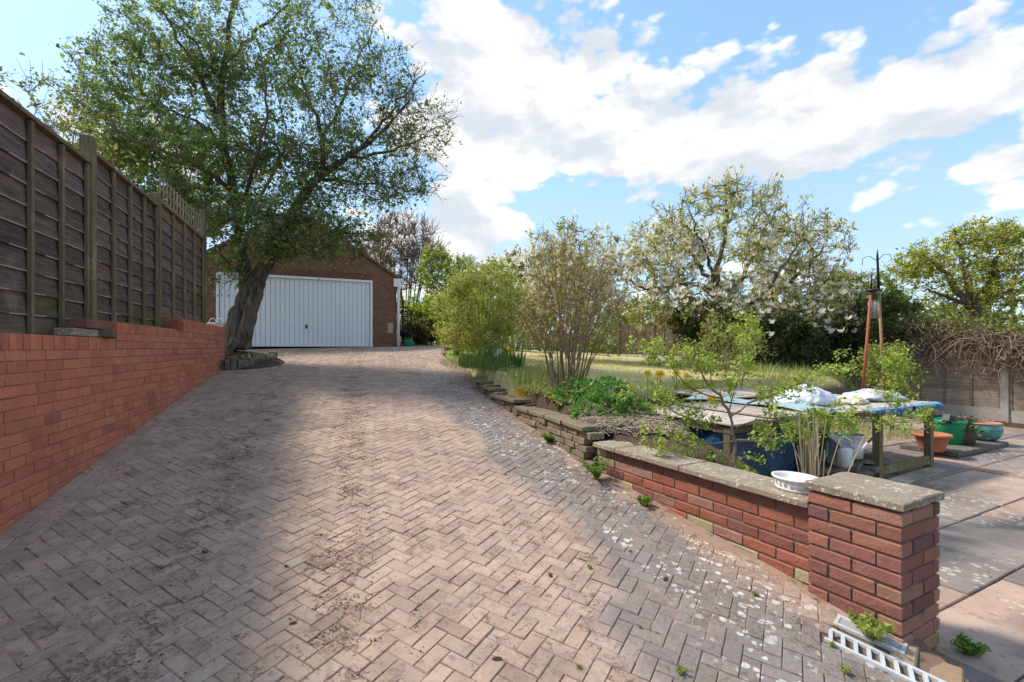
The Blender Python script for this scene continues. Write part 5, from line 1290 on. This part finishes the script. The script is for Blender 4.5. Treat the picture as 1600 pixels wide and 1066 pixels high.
def bays():
    z0 = .08
    b1 = empty('blue_bay', tuple(B(0, 0, z0)), 'timber compost bay lined with dark blue tarpaulin under a plywood lid', 'compost bin')
    for e1, e2 in ((.03, .03), (1.16, .03), (.03, 1.22), (1.16, 1.22)): board('post', b1, e1, e2, .46, (.07, .07, .84), col=(1.1, 1, .9))
    board('rail', b1, .6, .02, .85, (1.18, .03, .07), WOOD_BAY); board('rail', b1, .02, .62, .85, (.03, 1.18, .07), WOOD_BAY); board('rail', b1, .6, .02, .30, (1.18, .03, .09), WOOD_BAY)
    wavy_sheet('tarpaulin', TARP, b1, lambda u, v: B(.06 + .02 * math.sin(u * 17 + v * 3), .06 + 1.1 * u, .10 + .74 * v), 24, 8)
    wavy_sheet('tarpaulin', TARP, b1, lambda u, v: B(.06 + 1.08 * u, .10 + .02 * math.sin(u * 15 + v * 4), .10 + .74 * v), 16, 8)
    wavy_sheet('tarpaulin', TARP, b1, lambda u, v: B(.06 + 1.1 * u, 1.18, .10 + .74 * v), 6, 3)
    for k in range(4): board('board', b1, 1.17, .62, .25 + k * .18, (.02, 1.12, .15), WOOD_DARK)
    lid = empty('plywood_lid', tuple(B(.6, .6, BT)), 'weathered plywood lid with curled edges lying on the blue bay', 'lid')
    board('plywood_sheet', lid, .36, .62, BT + .005, (.80, 1.34, .016), WOOD_PLY, .02); board('plywood_sheet', lid, .93, .60, BT + .027, (.66, 1.28, .016), WOOD_PLY, -.03, (.85, .82, .8), .012)
    fr = MB(); r = np.random.default_rng(5)
    ws = obj('blue_sheet', bpy.data.meshes.new('blue_sheet'), None); bpy.data.objects.remove(ws)
    o = wavy_sheet('plastic_sheet', TARP_L, None, lambda u, v: B(1.24 + .50 * u, -.03 + 1.75 * v, .945 + .018 * math.sin(u * 9 + v * 4) - .01 * math.cos(v * 13) - .05 * max(0, u - .85)), 24, 20); tag(o, 'pale blue grey plastic sheet stretched between the plywood lid and the board roof', 'plastic sheet')
    deck = empty('board_stack', tuple(B(2.3, 1.8, .95)), 'row of grey brown boards laid behind the white sacks', 'boards')
    for k in range(6): board('board', deck, 2.35 + rnd.uniform(-.06, .06), 1.46 + k * .16, .93 + .004 * k, (1.5, .15, .022), WOOD_PLY, rnd.gauss(0, .01), (.8 + .3 * rnd.random(),) * 3)
    for k in range(3): board('bearer', deck, 1.75 + k * .6, 1.85, .5, (.07, .9, .82), WOOD_BAY)
    b3 = empty('open_bay', tuple(B(2.5, 0, z0)), 'open fronted timber bay with a board roof and low front rail beside the pier', 'compost bin')
    for e1, e2 in ((2.49, .0), (3.68, .0), (1.45, 1.25), (2.49, 1.25), (3.68, 1.25), (1.30, .05)): board('post', b3, e1, e2, .475, (.075, .075, .80), col=(1.25, 1.15, 1.0))
    board('rail', b3, 3.085, -.01, .20, (1.11, .04, .11), WOOD_BAY, 0, (1.3, 1.2, .95)); board('rail', b3, 3.1, -.12, .09, (1.2, .18, .035), WOOD_PLY, .05, (.8, .75, .7))
    board('rail', b3, 2.49, .62, .2, (.05, 1.17, .1)); board('rail', b3, 3.68, .62, .84, (.05, 1.17, .07))
    for k in range(8):
        board('slat', b3, 2.55, 1.29, .14 + k * .095, (2.3, .022, .09), WOOD_DARK, 0, (rnd.uniform(1.5, 2.3),) * 3)
    for k in range(7): board('roof_board', b3, 2.77 + rnd.uniform(-.05, .05), .05 + k * .19, .90 + rnd.uniform(0, .006), (2.1, .182, .022), WOOD_PLY, rnd.gauss(0, .008), (rnd.uniform(.7, 1.05),) * 3)
    # frayed blue cloth hanging over the front edge
    r = np.random.default_rng(6); cl = empty('frayed_cloth', tuple(B(3, -.05, .9)), 'frayed bright blue woven cloth hanging from the open bay roof', 'cloth')
    BL = simple('blue_weave', (.16, .30, .46), .7, .3, 20)
    for a, b, h0 in ((2.15, 2.46, .07), (2.5, 3.08, .17), (3.18, 3.85, .14)):
        wavy_sheet('cloth_strip', BL, cl, lambda u, v: B(a + (b - a) * u, -.075 + .08 * (1 - v) + .006 * math.sin(u * 22), .917 + .003 * math.sin(u * 19) - .02 * v * v - .012 * v * mnoise.noise((u * 9, a, 0))), 30, 6, .003)
        n = int((b - a) * 260); fb = []; h = h0
        for k in range(n):
            p = np.array(B(a + (b - a) * (k + .5) / n, -.08, .905)); h = h0 * (.75 + .5 * mnoise.noise((a + (b - a) * k / n * 5, 2, 0))); fb.append((np.array([p, p + [r.normal(0, .006), -.006, -h * .3], p + [r.normal(0, .014), -.01, -h * r.uniform(.5, .9)]]), rad(.0028, .0024, .0014)))
        obj('fringe', tubes_mesh('fringe', fb, 5), BL, cl, True)
bays()
def sack(label, e1, e2, z, size, rot, cols, seed, name='plastic_sack'):
    bm = bmesh.new(); bmesh.ops.create_icosphere(bm, subdivisions=5, radius=1)
    for v in bm.verts:
        p = v.co.copy(); k = p.z; p.x = math.copysign(abs(p.x) ** .7, p.x); p.y = math.copysign(abs(p.y) ** .7, p.y); p.z = k if k > 0 else k * .25
        q = Vector((p.x * 2.6, p.y * 2.6, p.z * 2 + seed * 3.3)); cr = mnoise.ridged_multi_fractal(q * .8, .9, 2.2, 5, 1.0, 2.0) - 1.0
        s = 1 + .16 * mnoise.noise(q * .7); p = Vector((p.x * s, p.y * s, p.z * (1 + .5 * mnoise.noise(q * .5))))
        p += v.normal * (cr * .10 + .05 * mnoise.noise(q * 2.3))
        if p.z < -.18: p.z = -.18
        v.co = Vector((p.x * size[0], p.y * size[1], (p.z + .18) * size[2]))
    me = bpy.data.meshes.new(name); bm.to_mesh(me); bm.free(); me.polygons.foreach_set('use_smooth', np.ones(len(me.polygons), bool))
    def fn(nt, p):
        n = noi(nt, p, 6, 3, .5, .8); m = noi(nt, p, 14, 4, .6)
        c = mixc(nt, sstep(nt, n, .58, .62), cols[0], cols[1]); c = mixc(nt, sstep(nt, noi(nt, p, 4.3, 2, .5, 1.5), .66, .69), c, cols[2]); return mixc(nt, sstep(nt, m, .6, .75, 0, .4), c, (.3, .27, .22))
    o = obj(name, me, pmat('sack_' + str(seed), fn, .35, .5, nbump(20, .5, .02)))
    o.location = B(e1, e2, z); o.rotation_euler = (0, 0, math.atan2(R2.y, R2.x) + rot); tag(o, label, 'sack'); return o
sack('puffy white plastic sack on the left of the bay roof', 2.12, .62, .915, (.40, .27, .17), .2, [(.60, .62, .64), (.45, .53, .62), (.10, .12, .12)], 1)
sack('flat printed white and blue sack on the right of the bay roof', 3.42, .50, .917, (.44, .27, .10), -.1, [(.56, .54, .54), (.30, .42, .54), (.15, .18, .2)], 2)
sack('thin yellow and clear sack between the two larger sacks', 2.78, .42, .917, (.22, .15, .055), .3, [(.55, .52, .42), (.55, .42, .08), (.3, .3, .28)], 3)
# things stored in the bays
def lathe_thing(name, label, cat, prof, loc, mat, n=28, rot=(0, 0, 0), part=None, sx=1, sy=1):
    m = MB(); m.lathe(prof, n=n, sx=sx, sy=sy); o = m.build(name, mat, smooth=True); o.location = loc; o.rotation_euler = rot; tag(o, label, cat); return o
WHITE_P = simple('white_plastic', (.62, .61, .60), .5, .2, 5); GREY_P = simple('grey_plastic', (.44, .42, .43), .5, .2, 5)
lathe_thing('white_tub', 'cream white upright tub standing at the back of the open bay', 'tub', [(0, 0), (.125, 0), (.135, .14), (.14, .235), (.148, .24), (.148, .255), (.135, .255), (.12, .03), (0, .02)], B(2.15, .12, .37), WHITE_P)
lathe_thing('grey_tub', 'pale grey tub tipped on its side beside the white tub', 'tub', [(0, 0), (.12, 0), (.14, .22), (.15, .225), (.15, .24), (.13, .24), (.11, .03), (0, .02)], B(1.72, .12, .40), GREY_P, rot=(.55, .25, .4))
def jug():
    c = B(1.58, -.14, .14); o = empty('watering_jug', tuple(c), 'white plastic watering jug with a looped handle behind the pier', 'jug')
    m = MB(); m.box((0, 0, .13), (.13, .09, .20), rotz(.5), ch=.02); m.build('body', WHITE_P, o, True)
    h = MB(); h.tube([(-.05, 0, .24), (-.07, 0, .31), (-.02, 0, .35), (.05, 0, .31), (.06, 0, .24)], .012, 8); h.build('handle', WHITE_P, o, True)
    s = MB(); s.tube([(.07, 0, .12), (.14, -.02, .20), (.20, -.04, .29)], [.02, .015, .013], 8); s.build('spout', WHITE_P, o, True)
    o.location.z += .20; 
jug()
def offcuts():
    r = np.random.default_rng(8)
    labs = ['long split board on the floor of the open bay', 'grey plank end leaning in the open bay', 'pale curved sheet of ply in the open bay', 'dark broken slab beside the front post', 'thin white batten sticking up in the open bay', 'short brown offcut under the curved ply', 'flat grey offcut by the white tub']
    for k, (e1, e2, z, s, ro, ti, col) in enumerate([(2.9, .35, .16, (.9, .16, .02), .3, .03, .8), (2.2, .25, .30, (.5, .14, .02), -.4, .25, 1.0), (2.95, .55, .27, (.6, .3, .012), .1, .08, 1.25), (2.25, .12, .2, (.4, .2, .03), .6, .1, .6), (3.3, .5, .36, (.4, .035, .012), .8, .5, 1.9), (2.75, .2, .14, (.45, .12, .03), -.2, 0, .7), (1.85, .2, .24, (.4, .16, .02), .5, -.12, .9)]):
        o = board('timber_offcut', None, e1, e2, z, s, WOOD_PLY, ro, (col,) * 3, ti); tag(o, labs[k], 'offcut', 'timber offcuts in the open bay')
    h = MB(); h.tube([B(1.0, -.25, .52), B(1.15, -.2, .56), B(1.42, -.05, .63)], .008, 8); o = h.build('green_cane', simple('green_plastic', (.02, .28, .16), .4), None, True); tag(o, 'short green plastic cane poking out by the dry stalks', 'cane')
offcuts()
def slab_pile():
    o = empty('slab_pile', tuple(B(2.0, .15, .08)), 'pile of broken grey slabs holding up the two tubs in the bay', 'slabs')
    for k in range(9):
        q = bpy.data.objects.new('slab_piece', rough_block('slab_piece', (.5, .34, .06), KERB, .02, 2, 120 + k)); link(q, o)
        M = (FB @ rotz(rnd.uniform(-.6, .6))).to_4x4(); M.translation = B(1.65 + .42 * (k % 3), .16 + rnd.uniform(-.05, .06), .125 + .085 * (k // 3)) - o.location; q.matrix_local = M @ Matrix.Rotation(rnd.gauss(0, .05), 4, 'X')
slab_pile()
# white oval planter on the coping
def bowl():
    A = PN + PS * .44 + PR * .05; c = A + PS * .17 + PR * .12; z = .744
    o = lathe_thing('white_bowl', 'chipped white oval planter bowl with a moulded frieze on the coping', 'planter', [(0, .004), (.088, .004), (.094, .0), (.098, .012), (.090, .02), (.104, .062), (.112, .066), (.113, .078), (.106, .080), (.098, .066), (.084, .02), (0, .016)], (c.x, c.y, z), simple('chalky_white', (.68, .65, .62), .7, .22, 22, .2, nbump(60, .6, .006)), 36, (0, 0, math.atan2(PS.y, PS.x)), sx=1.25)
    me = o.data; b = MB()
    for k in range(22):
        a = 6.283 * k / 22; p = Vector((.099 * 1.25 * math.cos(a), .099 * math.sin(a), .042)); b.box(p, (.004, .016, .016 if k % 2 else .024), rotz(a))
    b.build('frieze', MATS['chalky_white'], o)
bowl()
# drain gratings at the pier foot
def gratings():
    GW = simple('white_grating', (.50, .51, .51), .45, .1, 9)
    dk = simple('drain_dark', (.015, .012, .01), .9)
    for label, a, b, w, slots, slot in [('long white slotted drain grating at the end of the drive', Vector((1.535, 2.355)), Vector((1.93, 1.92)), .125, 11, 'cross'), ('short white grating with long slots under the weeds by the pier', Vector((1.60, 2.42)), Vector((1.80, 2.22)), .11, 5, 'long')]:
        d = (b - a); L = d.length; d = Vector((d.x, d.y, 0)).normalized(); n = Vector((-d.y, d.x, 0)); c2 = (a + b) / 2
        if slot == 'long': c2 = c2 + Vector((n.x, n.y)) * .075 
        za = drive_z(a.x, a.y); zb = drive_z(b.x, b.y); o = empty('drain_grating', (c2.x, c2.y, (za + zb) / 2), label, 'grating')
        sl = (zb - za) / L; ex = Vector((d.x, d.y, sl)).normalized(); ez = ex.cross(n); M = frame(ex, n, ez)
        f = MB()
        for s in (-1, 1): f.box(M @ Vector((0, s * (w/2 - .008), .002)), (L, .016, .022), M, ch=.003)
        if slot == 'cross':
            for k in range(slots + 1): f.box(M @ Vector((-L/2 + .012 + (L - .024) * k / slots, 0, .001)), (.016, w - .03, .018), M @ rotz(.25))
        else:
            for k in range(slots): f.box(M @ Vector((0, -w/2 + .02 + (w - .04) * k / (slots - 1), .001)), (L - .03, .007, .018), M)
            for s in (-1, 1): f.box(M @ Vector((s * (L/2 - .008), 0, .0021)), (.016, w - .03, .02), M)
        f.build('grille', GW, o)
        t = MB(); t.box(M @ Vector((0, 0, -.065)), (L, w + .01, .09), M); t.build('channel', dk, o)
    e = MB(); e.box((0, 0, 0), (.12, .26, .11), ch=.008); q = e.build('edging_brick', BRICK_OLD); q.location = (1.91, 2.13, .10); q.rotation_euler = (0, 0, -.75); q.color = (.33, .22, .14, 1); tag(q, 'buff edging brick at the end of the grating', 'brick')
    e = MB(); e.box((0, 0, 0), (.10, .22, .10), ch=.008); q = e.build('edging_brick', BRICK_OLD); q.location = (1.83, 2.26, .13); q.rotation_euler = (0, 0, -.75); q.color = (.36, .27, .18, 1); tag(q, 'pale edging brick against the pier corner', 'brick')
gratings()
# ------------------------------------------------------------------ pots by the far patio
def pots():
    base = P(1500, 700, 7.3); pz = patio_z(base.x, base.y)
    pl = empty('brick_plinth', (base.x, base.y, pz), 'low mossy slab plinth under the garden pots', 'plinth'); 
    for i in range(4):
        for j in range(2):
            m = rough_block('plinth_slab', (.40, .34, .07), KERB, .006, 2, 40 + i * 2 + j); q = bpy.data.objects.new('plinth_slab', m); link(q, pl); M = FB.to_4x4(); M.translation = R2 * (-.72 + i * .41) + S2 * (-.15 + j * .35) + Vector((0, 0, .03)); q.matrix_local = M
    zz = pz + .065
    TER = simple('terracotta', (.40, .15, .08), .75, .2, 8, .2, nbump(40, .3, .005)); GREENP = simple('green_bucket', (.015, .25, .11), .4, .15, 4); TEAL = simple('teal_glaze', (.06, .22, .20), .2, .25, 7, .6); CLAY = simple('bare_clay', (.42, .24, .14), .8, .15)
    c = P(1456, 697, 6.75)
    o = empty('terracotta_pot', (c.x, c.y, zz), 'wide terracotta patio pot behind the bay post', 'pot'); m = MB(); m.lathe([(0, 0), (.13, 0), (.145, .03), (.185, .19), (.20, .20)], n=28); m.build('body', TER, o, True); m = MB(); m.lathe([(.20, .195), (.225, .20), (.225, .235), (.20, .24), (.185, .20), (0, .17)], n=28); m.build('rim', TER, o, True)
    c = P(1483, 692, 7.25)
    o = empty('green_bucket', (c.x, c.y, zz), 'bright green plastic bucket beside the terracotta pot', 'bucket'); m = MB(); m.lathe([(0, 0), (.16, 0), (.195, .31)], n=28); m.build('body', GREENP, o, True); m = MB(); m.lathe([(.195, .30), (.21, .31), (.21, .355), (.198, .36), (.19, .33), (.155, .02), (0, .015)], n=28); m.build('rim', GREENP, o, True)
    m = MB(); m.box((c.x - .10, c.y - .12, zz + .36), (.22, .09, .12), rotz(.4) @ Matrix.Rotation(.5, 3, 'Y'), ch=.01); o = m.build('black_tray', simple('black_tray', (.03, .032, .035), .5), None); tag(o, 'black plastic seed tray propped across the pot and bucket', 'tray')
    c = P(1539, 690, 7.5)
    o = empty('teal_pot', (c.x, c.y, zz), 'round glazed teal pot with a bare clay rim', 'pot'); m = MB(); m.lathe([(0, 0), (.11, 0), (.17, .05), (.205, .13), (.205, .19), (.185, .25)], n=32); m.build('body', TEAL, o, True); m = MB(); m.lathe([(.185, .245), (.20, .255), (.205, .275), (.17, .28), (.165, .24), (0, .20)], n=32); m.build('rim', CLAY, o, True)
    c = P(1507, 700, 7.2); r = np.random.default_rng(14)
    o = empty('planted_basket', (c.x, c.y, zz), 'dark wicker basket of dying plant stems between bucket and teal pot', 'planter'); m = MB(); m.lathe([(0, 0), (.12, 0), (.135, .22), (.12, .22), (0, .18)], n=20); m.build('basket', simple('dark_wicker', (.10, .065, .045), .9, .4, 40), o, True)
    pts = np.array([c.x, c.y, zz + .24]) + r.normal(0, .1, (260, 3)); obj('foliage', leaf_cloud('foliage', pts, .05, [(.14, .14, .05), (.22, .16, .09), (.09, .12, .04)], r), LEAF, o, True)
    L = [(np.array([[c.x, c.y, zz + .18], [c.x + r.normal(0, .05), c.y, zz + .3], [c.x + r.normal(0, .12), c.y + r.normal(0, .06), zz + r.uniform(.3, .48)]]), rad(.006, .005, .003)) for _ in range(24)]; obj('stems', tubes_mesh('stems', L, 5), TWIG, o, True)
    # brick rubble along the fence foot
    for k in range(46):
        s = r.uniform(-2.3, 1.6); p = FA + FD * s; q = Vector((p.x, p.y, 0)) - Vector((.45 + abs(r.normal(0, .35)), .1, 0)); q.z = patio_z(q.x, q.y) + .02
        o = bpy.data.objects.new('rubble_brick', brick_mesh(.12, .05, .08, BRICK_OLD, .01)); link(o); o.location = q; o.rotation_euler = (r.normal(0, .3), r.normal(0, .3), r.uniform(0, 6)); o.scale = (r.uniform(.5, 1.5),) * 3; v = r.uniform(.6, 1.1); o.color = (.28 * v, .15 * v, .11 * v, 1); tag(o, 'broken brick rubble strewn along the foot of the panel fence', 'rubble', 'rubble at the fence foot')
pots()
# ------------------------------------------------------------------ feeder poles
def feeder():
    Y = 7.6; c = P(1362, 605, Y); o = empty('bird_feeder', (c.x, c.y, .95), 'bird feeder hung between two leaning rusty poles behind the sacks', 'bird feeder')
    RED = simple('rusty_red_pole', (.36, .10, .05), .7, .3, 9); TAN = simple('tan_pole', (.34, .19, .09), .7, .25, 9); BLK = simple('black_iron', (.02, .018, .018), .5)
    m = MB(); m.tube([P(1346, 640, Y), P(1361, 455, Y)], .021, 8); m.build('pole', RED, o, True, True)
    m = MB(); m.tube([P(1383, 640, Y + .1), P(1373, 450, Y + .05)], .021, 8); m.build('pole', TAN, o, True, True)
    m = MB(); m.tube([P(1373, 452, Y), P(1371, 400, Y), P(1371, 390, Y)], [.018, .016, .003], 8); m.build('spike', BLK, o, True, True)
    m = MB(); m.tube([P(1361, 458, Y), P(1362, 428, Y)], [.018, .012], 8); m.build('spike', BLK, o, True, True)
    m = MB(); m.tube([P(1371, 408, Y), P(1380, 398, Y), P(1390, 397, Y), P(1394, 406, Y), P(1388, 408, Y)], .005, 6); m.tube([P(1371, 408, Y), P(1358, 400, Y), P(1348, 404, Y), P(1347, 415, Y)], .005, 6); m.build('hook', BLK, o, True, True)
    m = MB(); q = P(1365, 455, Y); m.lathe([(0, .05), (.10, .02), (.11, 0), (0, 0)], q, 20); m.build('roof', BLK, o, True, True)
    m = MB(); 
    for k in range(12):
        a = 6.283 * k / 12; p0 = P(1366, 470, Y) + Vector((.075 * math.cos(a), .075 * math.sin(a), 0)); m.tube([p0, p0 + Vector((0, 0, -.27))], .0028, 5)
    for z in (0, -.09, -.18, -.27): m.tube([P(1366, 470, Y) + Vector((.075 * math.cos(a), .075 * math.sin(a), z)) for a in np.linspace(0, 6.283, 17)], .003, 5)
    m.build('cage', simple('grey_wire', (.25, .25, .25), .4), o, True, True)
    m = MB(); m.lathe([(0, -.26), (.045, -.26), (.045, -.02), (0, -.02)], P(1366, 470, Y), 14); m.build('seed_tube', simple('feeder_seed', (.32, .30, .27), .3), o, True, True)
feeder()
# ------------------------------------------------------------------ tree bed and garage side
def tree_bed():
    pts = [P(344, 566, 8.75), P(355, 569, 8.72), P(368, 568.5, 8.85), P(382, 567, 9.0), P(396, 565, 9.2), P(408, 562, 9.45), P(418, 559, 9.75), P(426, 555, 10.1), P(428, 551, 10.5), P(424, 548, 10.9)]
    o = empty('stone_edging', (-5.0, 9.3, 1.1), 'ring of mossy kerb stones round the foot of the old tree', 'edging'); k = 0
    line = smooth_line([tuple(p) for p in pts], 15)
    for a, b in zip(line[:-1], line[1:]):
        c = (a + b) / 2; d = Vector((b - a)); d.z = 0; L = d.length; d.normalize(); n = Vector((-d.y, d.x, 0)); k += 1
        m = rough_block('stone', (L * .97, .17, .24), KERB, .022, 2, 70 + k); q = bpy.data.objects.new('stone', m); link(q, o); M = frame(d, n).to_4x4(); M.translation = Vector((c[0], c[1], drive_z(c[0], c[1]) + .06 + rnd.uniform(-.015, .02))) - o.location; q.matrix_local = M @ Matrix.Rotation(rnd.gauss(0, .07), 4, 'X') @ Matrix.Rotation(rnd.gauss(0, .06), 4, 'Z')
    cx, cy = P(372, 540, 9.7).x, 9.75; V = []; n = 28; rings = 7
    for j in range(rings + 1):
        for i in range(n):
            a = 6.283 * i / n; q = j / rings; ca, sa = math.cos(a), math.sin(a); ex = .95 if ca > 0 else .9; x = cx + ca * q * ex; y = cy + sa * q * (1.1 if sa < 0 else 1.2)
            V.append((x, y, 1.53 - .30 * q ** 2 + .05 * mnoise.noise((x * 3, y * 3, 1))))
    F = [(j*n+i, j*n+(i+1) % n, (j+1)*n+(i+1) % n, (j+1)*n+i) for j in range(rings) for i in range(n)]
    s = obj('tree_bed', mesh_np('tree_bed', V, np.array(F), True), SOIL); tag(s, 'mound of soil at the foot of the old tree', kind='structure')
    r = np.random.default_rng(17); B_ = np.array([(cx + r.uniform(-.2, .9), cy + r.uniform(-1, .6), 1.42) for _ in range(240)]); q = obj('bed_weeds', blades_mesh('bed_weeds', B_, .09, .012, GRASS + STRAWC, r, .7), BLADE); tag(q, 'sparse weeds on the soil round the tree foot', 'weeds', kind='stuff')
tree_bed()
def garage_side():
    BLK = MATS['black_iron']; Y = 16.6
    c = P(630, 503, Y); o = empty('hanging_chair', (c.x, c.y, 1.6), 'black hanging egg chair on a stand beside the garage', 'chair')
    m = MB(); ring = [c + Vector((.27 * math.cos(a), .1 * math.sin(a * 2), .52 * math.sin(a))) for a in np.linspace(0, 6.283, 33)]; m.tube(ring, .025, 8); m.build('ring', BLK, o, True, True)
    m = MB()
    for k in range(9):
        a = -1.4 + 2.8 * k / 8; m.tube([c + Vector((.25 * math.sin(a) * math.cos(t), .28 * math.cos(t) * .9, -.05 + .46 * math.sin(t))) for t in np.linspace(-1.57, 1.57, 12)], .010, 5)
    for z in np.linspace(-.46, .36, 11):
        rr = math.sqrt(max(0, 1 - ((z + .05) / .5) ** 2)); m.tube([c + Vector((.25 * rr * math.sin(a), .26 * rr * math.cos(a), z)) for a in np.linspace(-1.5, 1.5, 12)], .010, 5)
    m.build('basket', BLK, o, True, True)
    m = MB(); m.tube([c + Vector((-.1, .35, -.75)), c + Vector((-.1, .42, .2)), c + Vector((-.06, .3, .72)), c + Vector((0, 0, .74)), c + Vector((0, 0, .52))], .025, 8); m.build('stand', BLK, o, True, True)
    m = MB(); m.lathe([(0, 0), (.5, 0), (.5, .04), (0, .05)], c + Vector((-.1, .35, -.79)), 24); m.build('base', BLK, o, True, True)
    m = MB(); m.lathe([(0, -.12), (.16, -.06), (.2, .02), (.1, .08), (0, .08)], c + Vector((.02, .02, -.34)), 18); m.build('cushion', simple('charcoal_cushion', (.03, .03, .033), .9), o, True, True)
    c = P(638.5, 537, 16.2); GP_ = simple('reel_green', (.01, .22, .12), .4, .2, 6); o = empty('hose_reel', (c.x, c.y, 1.62), 'green garden hose reel standing by the garage corner', 'hose reel')
    ax = Matrix.Rotation(R(90), 3, 'X')
    for s in (-.09, .09):
        m = MB(); m.lathe([(0, -.012), (.15, -.012), (.16, 0), (.15, .012), (0, .012)], c + Vector((0, s, 0)), 22, M=ax); m.build('side_disc', GP_, o, True, True)
    m = MB(); m.lathe([(.11, -.085), (.125, -.05), (.118, -.02), (.128, .02), (.118, .05), (.11, .085)], c, 20, M=ax); m.build('hose', GP_, o, True, True)
    m = MB(); m.tube([c + Vector((-.12, .02, -.12)), c + Vector((-.12, .02, .2)), c + Vector((.1, .02, .22)), c + Vector((.12, .02, -.12))], .012, 6); m.build('frame', simple('orange_frame', (.55, .28, .05), .5), o, True, True)
    c = P(624, 541, 16.0); bm = bmesh.new(); bmesh.ops.create_icosphere(bm, subdivisions=3, radius=.14)
    for v in bm.verts: v.co *= 1 + .3 * mnoise.noise(v.co * 9)
    me = bpy.data.meshes.new('red_bag'); bm.to_mesh(me); bm.free(); o = obj('red_bag', me, simple('red_cloth', (.20, .04, .035), .8, .3, 12)); o.location = c; tag(o, 'crumpled dark red bag by the garage downpipe', 'bag')
    # white garden chair behind the wall end
    c = P(331, 506, 9.9); o = empty('garden_chair', (c.x, c.y, 1.6), 'white garden chair with arched back rails behind the wall end', 'chair')
    WP = MATS['white_plastic']; m = MB(); m.box((c.x, c.y, c.z), (.34, .34, .03), ch=.008); m.build('seat', WP, o, world=True)
    for sx in (-.15, .15):
        for sy in (-.15, .15): m = MB(); m.tube([(c.x + sx, c.y + sy, c.z), (c.x + sx * 1.15, c.y + sy * 1.15, c.z - .45)], .014, 8); m.build('leg', WP, o, True, True)
    for sx in (-.085, .085): m = MB(); m.tube([(c.x + sx + .075 * math.cos(a), c.y + .16, c.z + .10 * math.sin(a) + .02) for a in np.linspace(0, 3.1416, 10)], .008, 6); m.build('back_rail', WP, o, True, True)
garage_side()
# ------------------------------------------------------------------ litter on the drive
def litter():
    r = np.random.default_rng(18); V = []; F = []; b = 0; C = []
    def blob(p, s, flat, c):
        nonlocal b
        vs = np.array([[0, 0, 1], [1, 0, 0], [.3, .95, 0], [-.8, .6, 0], [-.8, -.6, 0], [.3, -.95, 0]]) * (1 + r.normal(0, .25, (6, 1))); a = r.uniform(0, 6.28); ro = np.array([[math.cos(a), -math.sin(a), 0], [math.sin(a), math.cos(a), 0], [0, 0, flat]])
        V.extend((vs @ ro.T) * s + p); F.extend([(b, b+1+k, b+1+(k+1) % 5) for k in range(5)]); C.extend([c] * 6); b += 6
    def spot():
        k = r.uniform()
        if k < .40: y = r.uniform(1.6, 8.5); x = -.8 - (y - 2.24) * .314 + r.normal(0, .14)
        elif k < .55: y = r.uniform(1.6, 7); x = -1.75 - (y - 2.24) * .36 + r.normal(0, .2)
        elif k < .78: y = r.uniform(2.3, 8.5); x = interp(y, EDGE) - abs(r.normal(0, .28)) - .02
        elif k < .86: y = r.uniform(1.8, 8.5); x = wall_x(y) + abs(r.normal(0, .10)) + .01
        else: y = r.uniform(1.5, 9); x = r.uniform(wall_x(y), interp(y, EDGE) if y > 2.7 else 1.4)
        return x, y
    for k in range(1100):
        x, y = spot(); n = r.integers(2, 26); cc = [(.06, .036, .022), (.11, .065, .036), (.16, .10, .055), (.10, .07, .03)][r.integers(4)]; sp = r.uniform(.012, .06)
        for q in range(n):
            xx, yy = x + r.normal(0, sp), y + r.normal(0, sp)
            if drive_inside(xx, yy): blob(np.array([xx, yy, drive_z(xx, yy) - .001]), r.uniform(.0015, .0065), r.uniform(.3, .7), cc)
    o = obj('moss_litter', mesh_np('moss_litter', np.array(V), np.array(F), False, np.array(C)), pmat('moss_crumb', lambda nt, p: attr(nt), .97, .05)); tag(o, 'brown crumbs of moss and dirt scattered on the drive', 'litter', kind='stuff')
    L = []
    for k in range(420):
        x, y = spot(); a = r.uniform(0, 6.28); l = r.uniform(.015, .07); d = np.array([math.cos(a), math.sin(a), 0]) * l; c = np.array([x, y, drive_z(x, y) + .004]); e0 = c - d; e1 = c + d
        e0[2] = drive_z(e0[0], e0[1]) + .003; e1[2] = drive_z(e1[0], e1[1]) + .004; L.append((np.array([e0, c + r.normal(0, .004, 3), e1]), rad(.0016, .0018, .001)))
    o = obj('twig_litter', tubes_mesh('twig_litter', L, 5), simple('dry_twig', (.34, .25, .17), .9, .4, 3)); tag(o, 'fallen twigs and straw lying on the drive', 'twigs', kind='stuff')
    # clods of moss big enough to see singly
    me = bpy.data.meshes.new('moss_clod'); bm = bmesh.new(); bmesh.ops.create_icosphere(bm, subdivisions=2, radius=1)
    for v in bm.verts: v.co *= 1 + .45 * mnoise.noise(v.co * 2.3); v.co.z *= .6
    bm.to_mesh(me); bm.free(); me.materials.append(simple('moss_clod', (.10, .065, .03), .97, .5, 90, .05, nbump(120, 1, .02)))
    names = {0: 'dark moss clod on the shaded left of the drive', 1: 'brown moss clod on the sunlit middle of the drive', 2: 'moss clod on the lichened right of the drive'}
    for px, py in [(320, 863), (447, 885), (458, 975), (266, 916), (502, 836), (860, 899), (776, 1030), (1040, 905)]:
        u = (px - 800) / FPX; v = (py - 544) / FPX; Y = 1.595 / (v - .0491 * u + .1167); o = bpy.data.objects.new('moss_clod', me); link(o); o.location = (u * Y, Y, drive_z(u * Y, Y) + .003); s = r.uniform(.006, .013); o.scale = (s * r.uniform(1.2, 2.2), s, s * .45); o.rotation_euler = (0, 0, r.uniform(0, 6))
        k = 0 if px < 480 else 1 if px < 850 else 2; tag(o, names[k], 'moss', names[k].replace('clod', 'clods'))
litter()
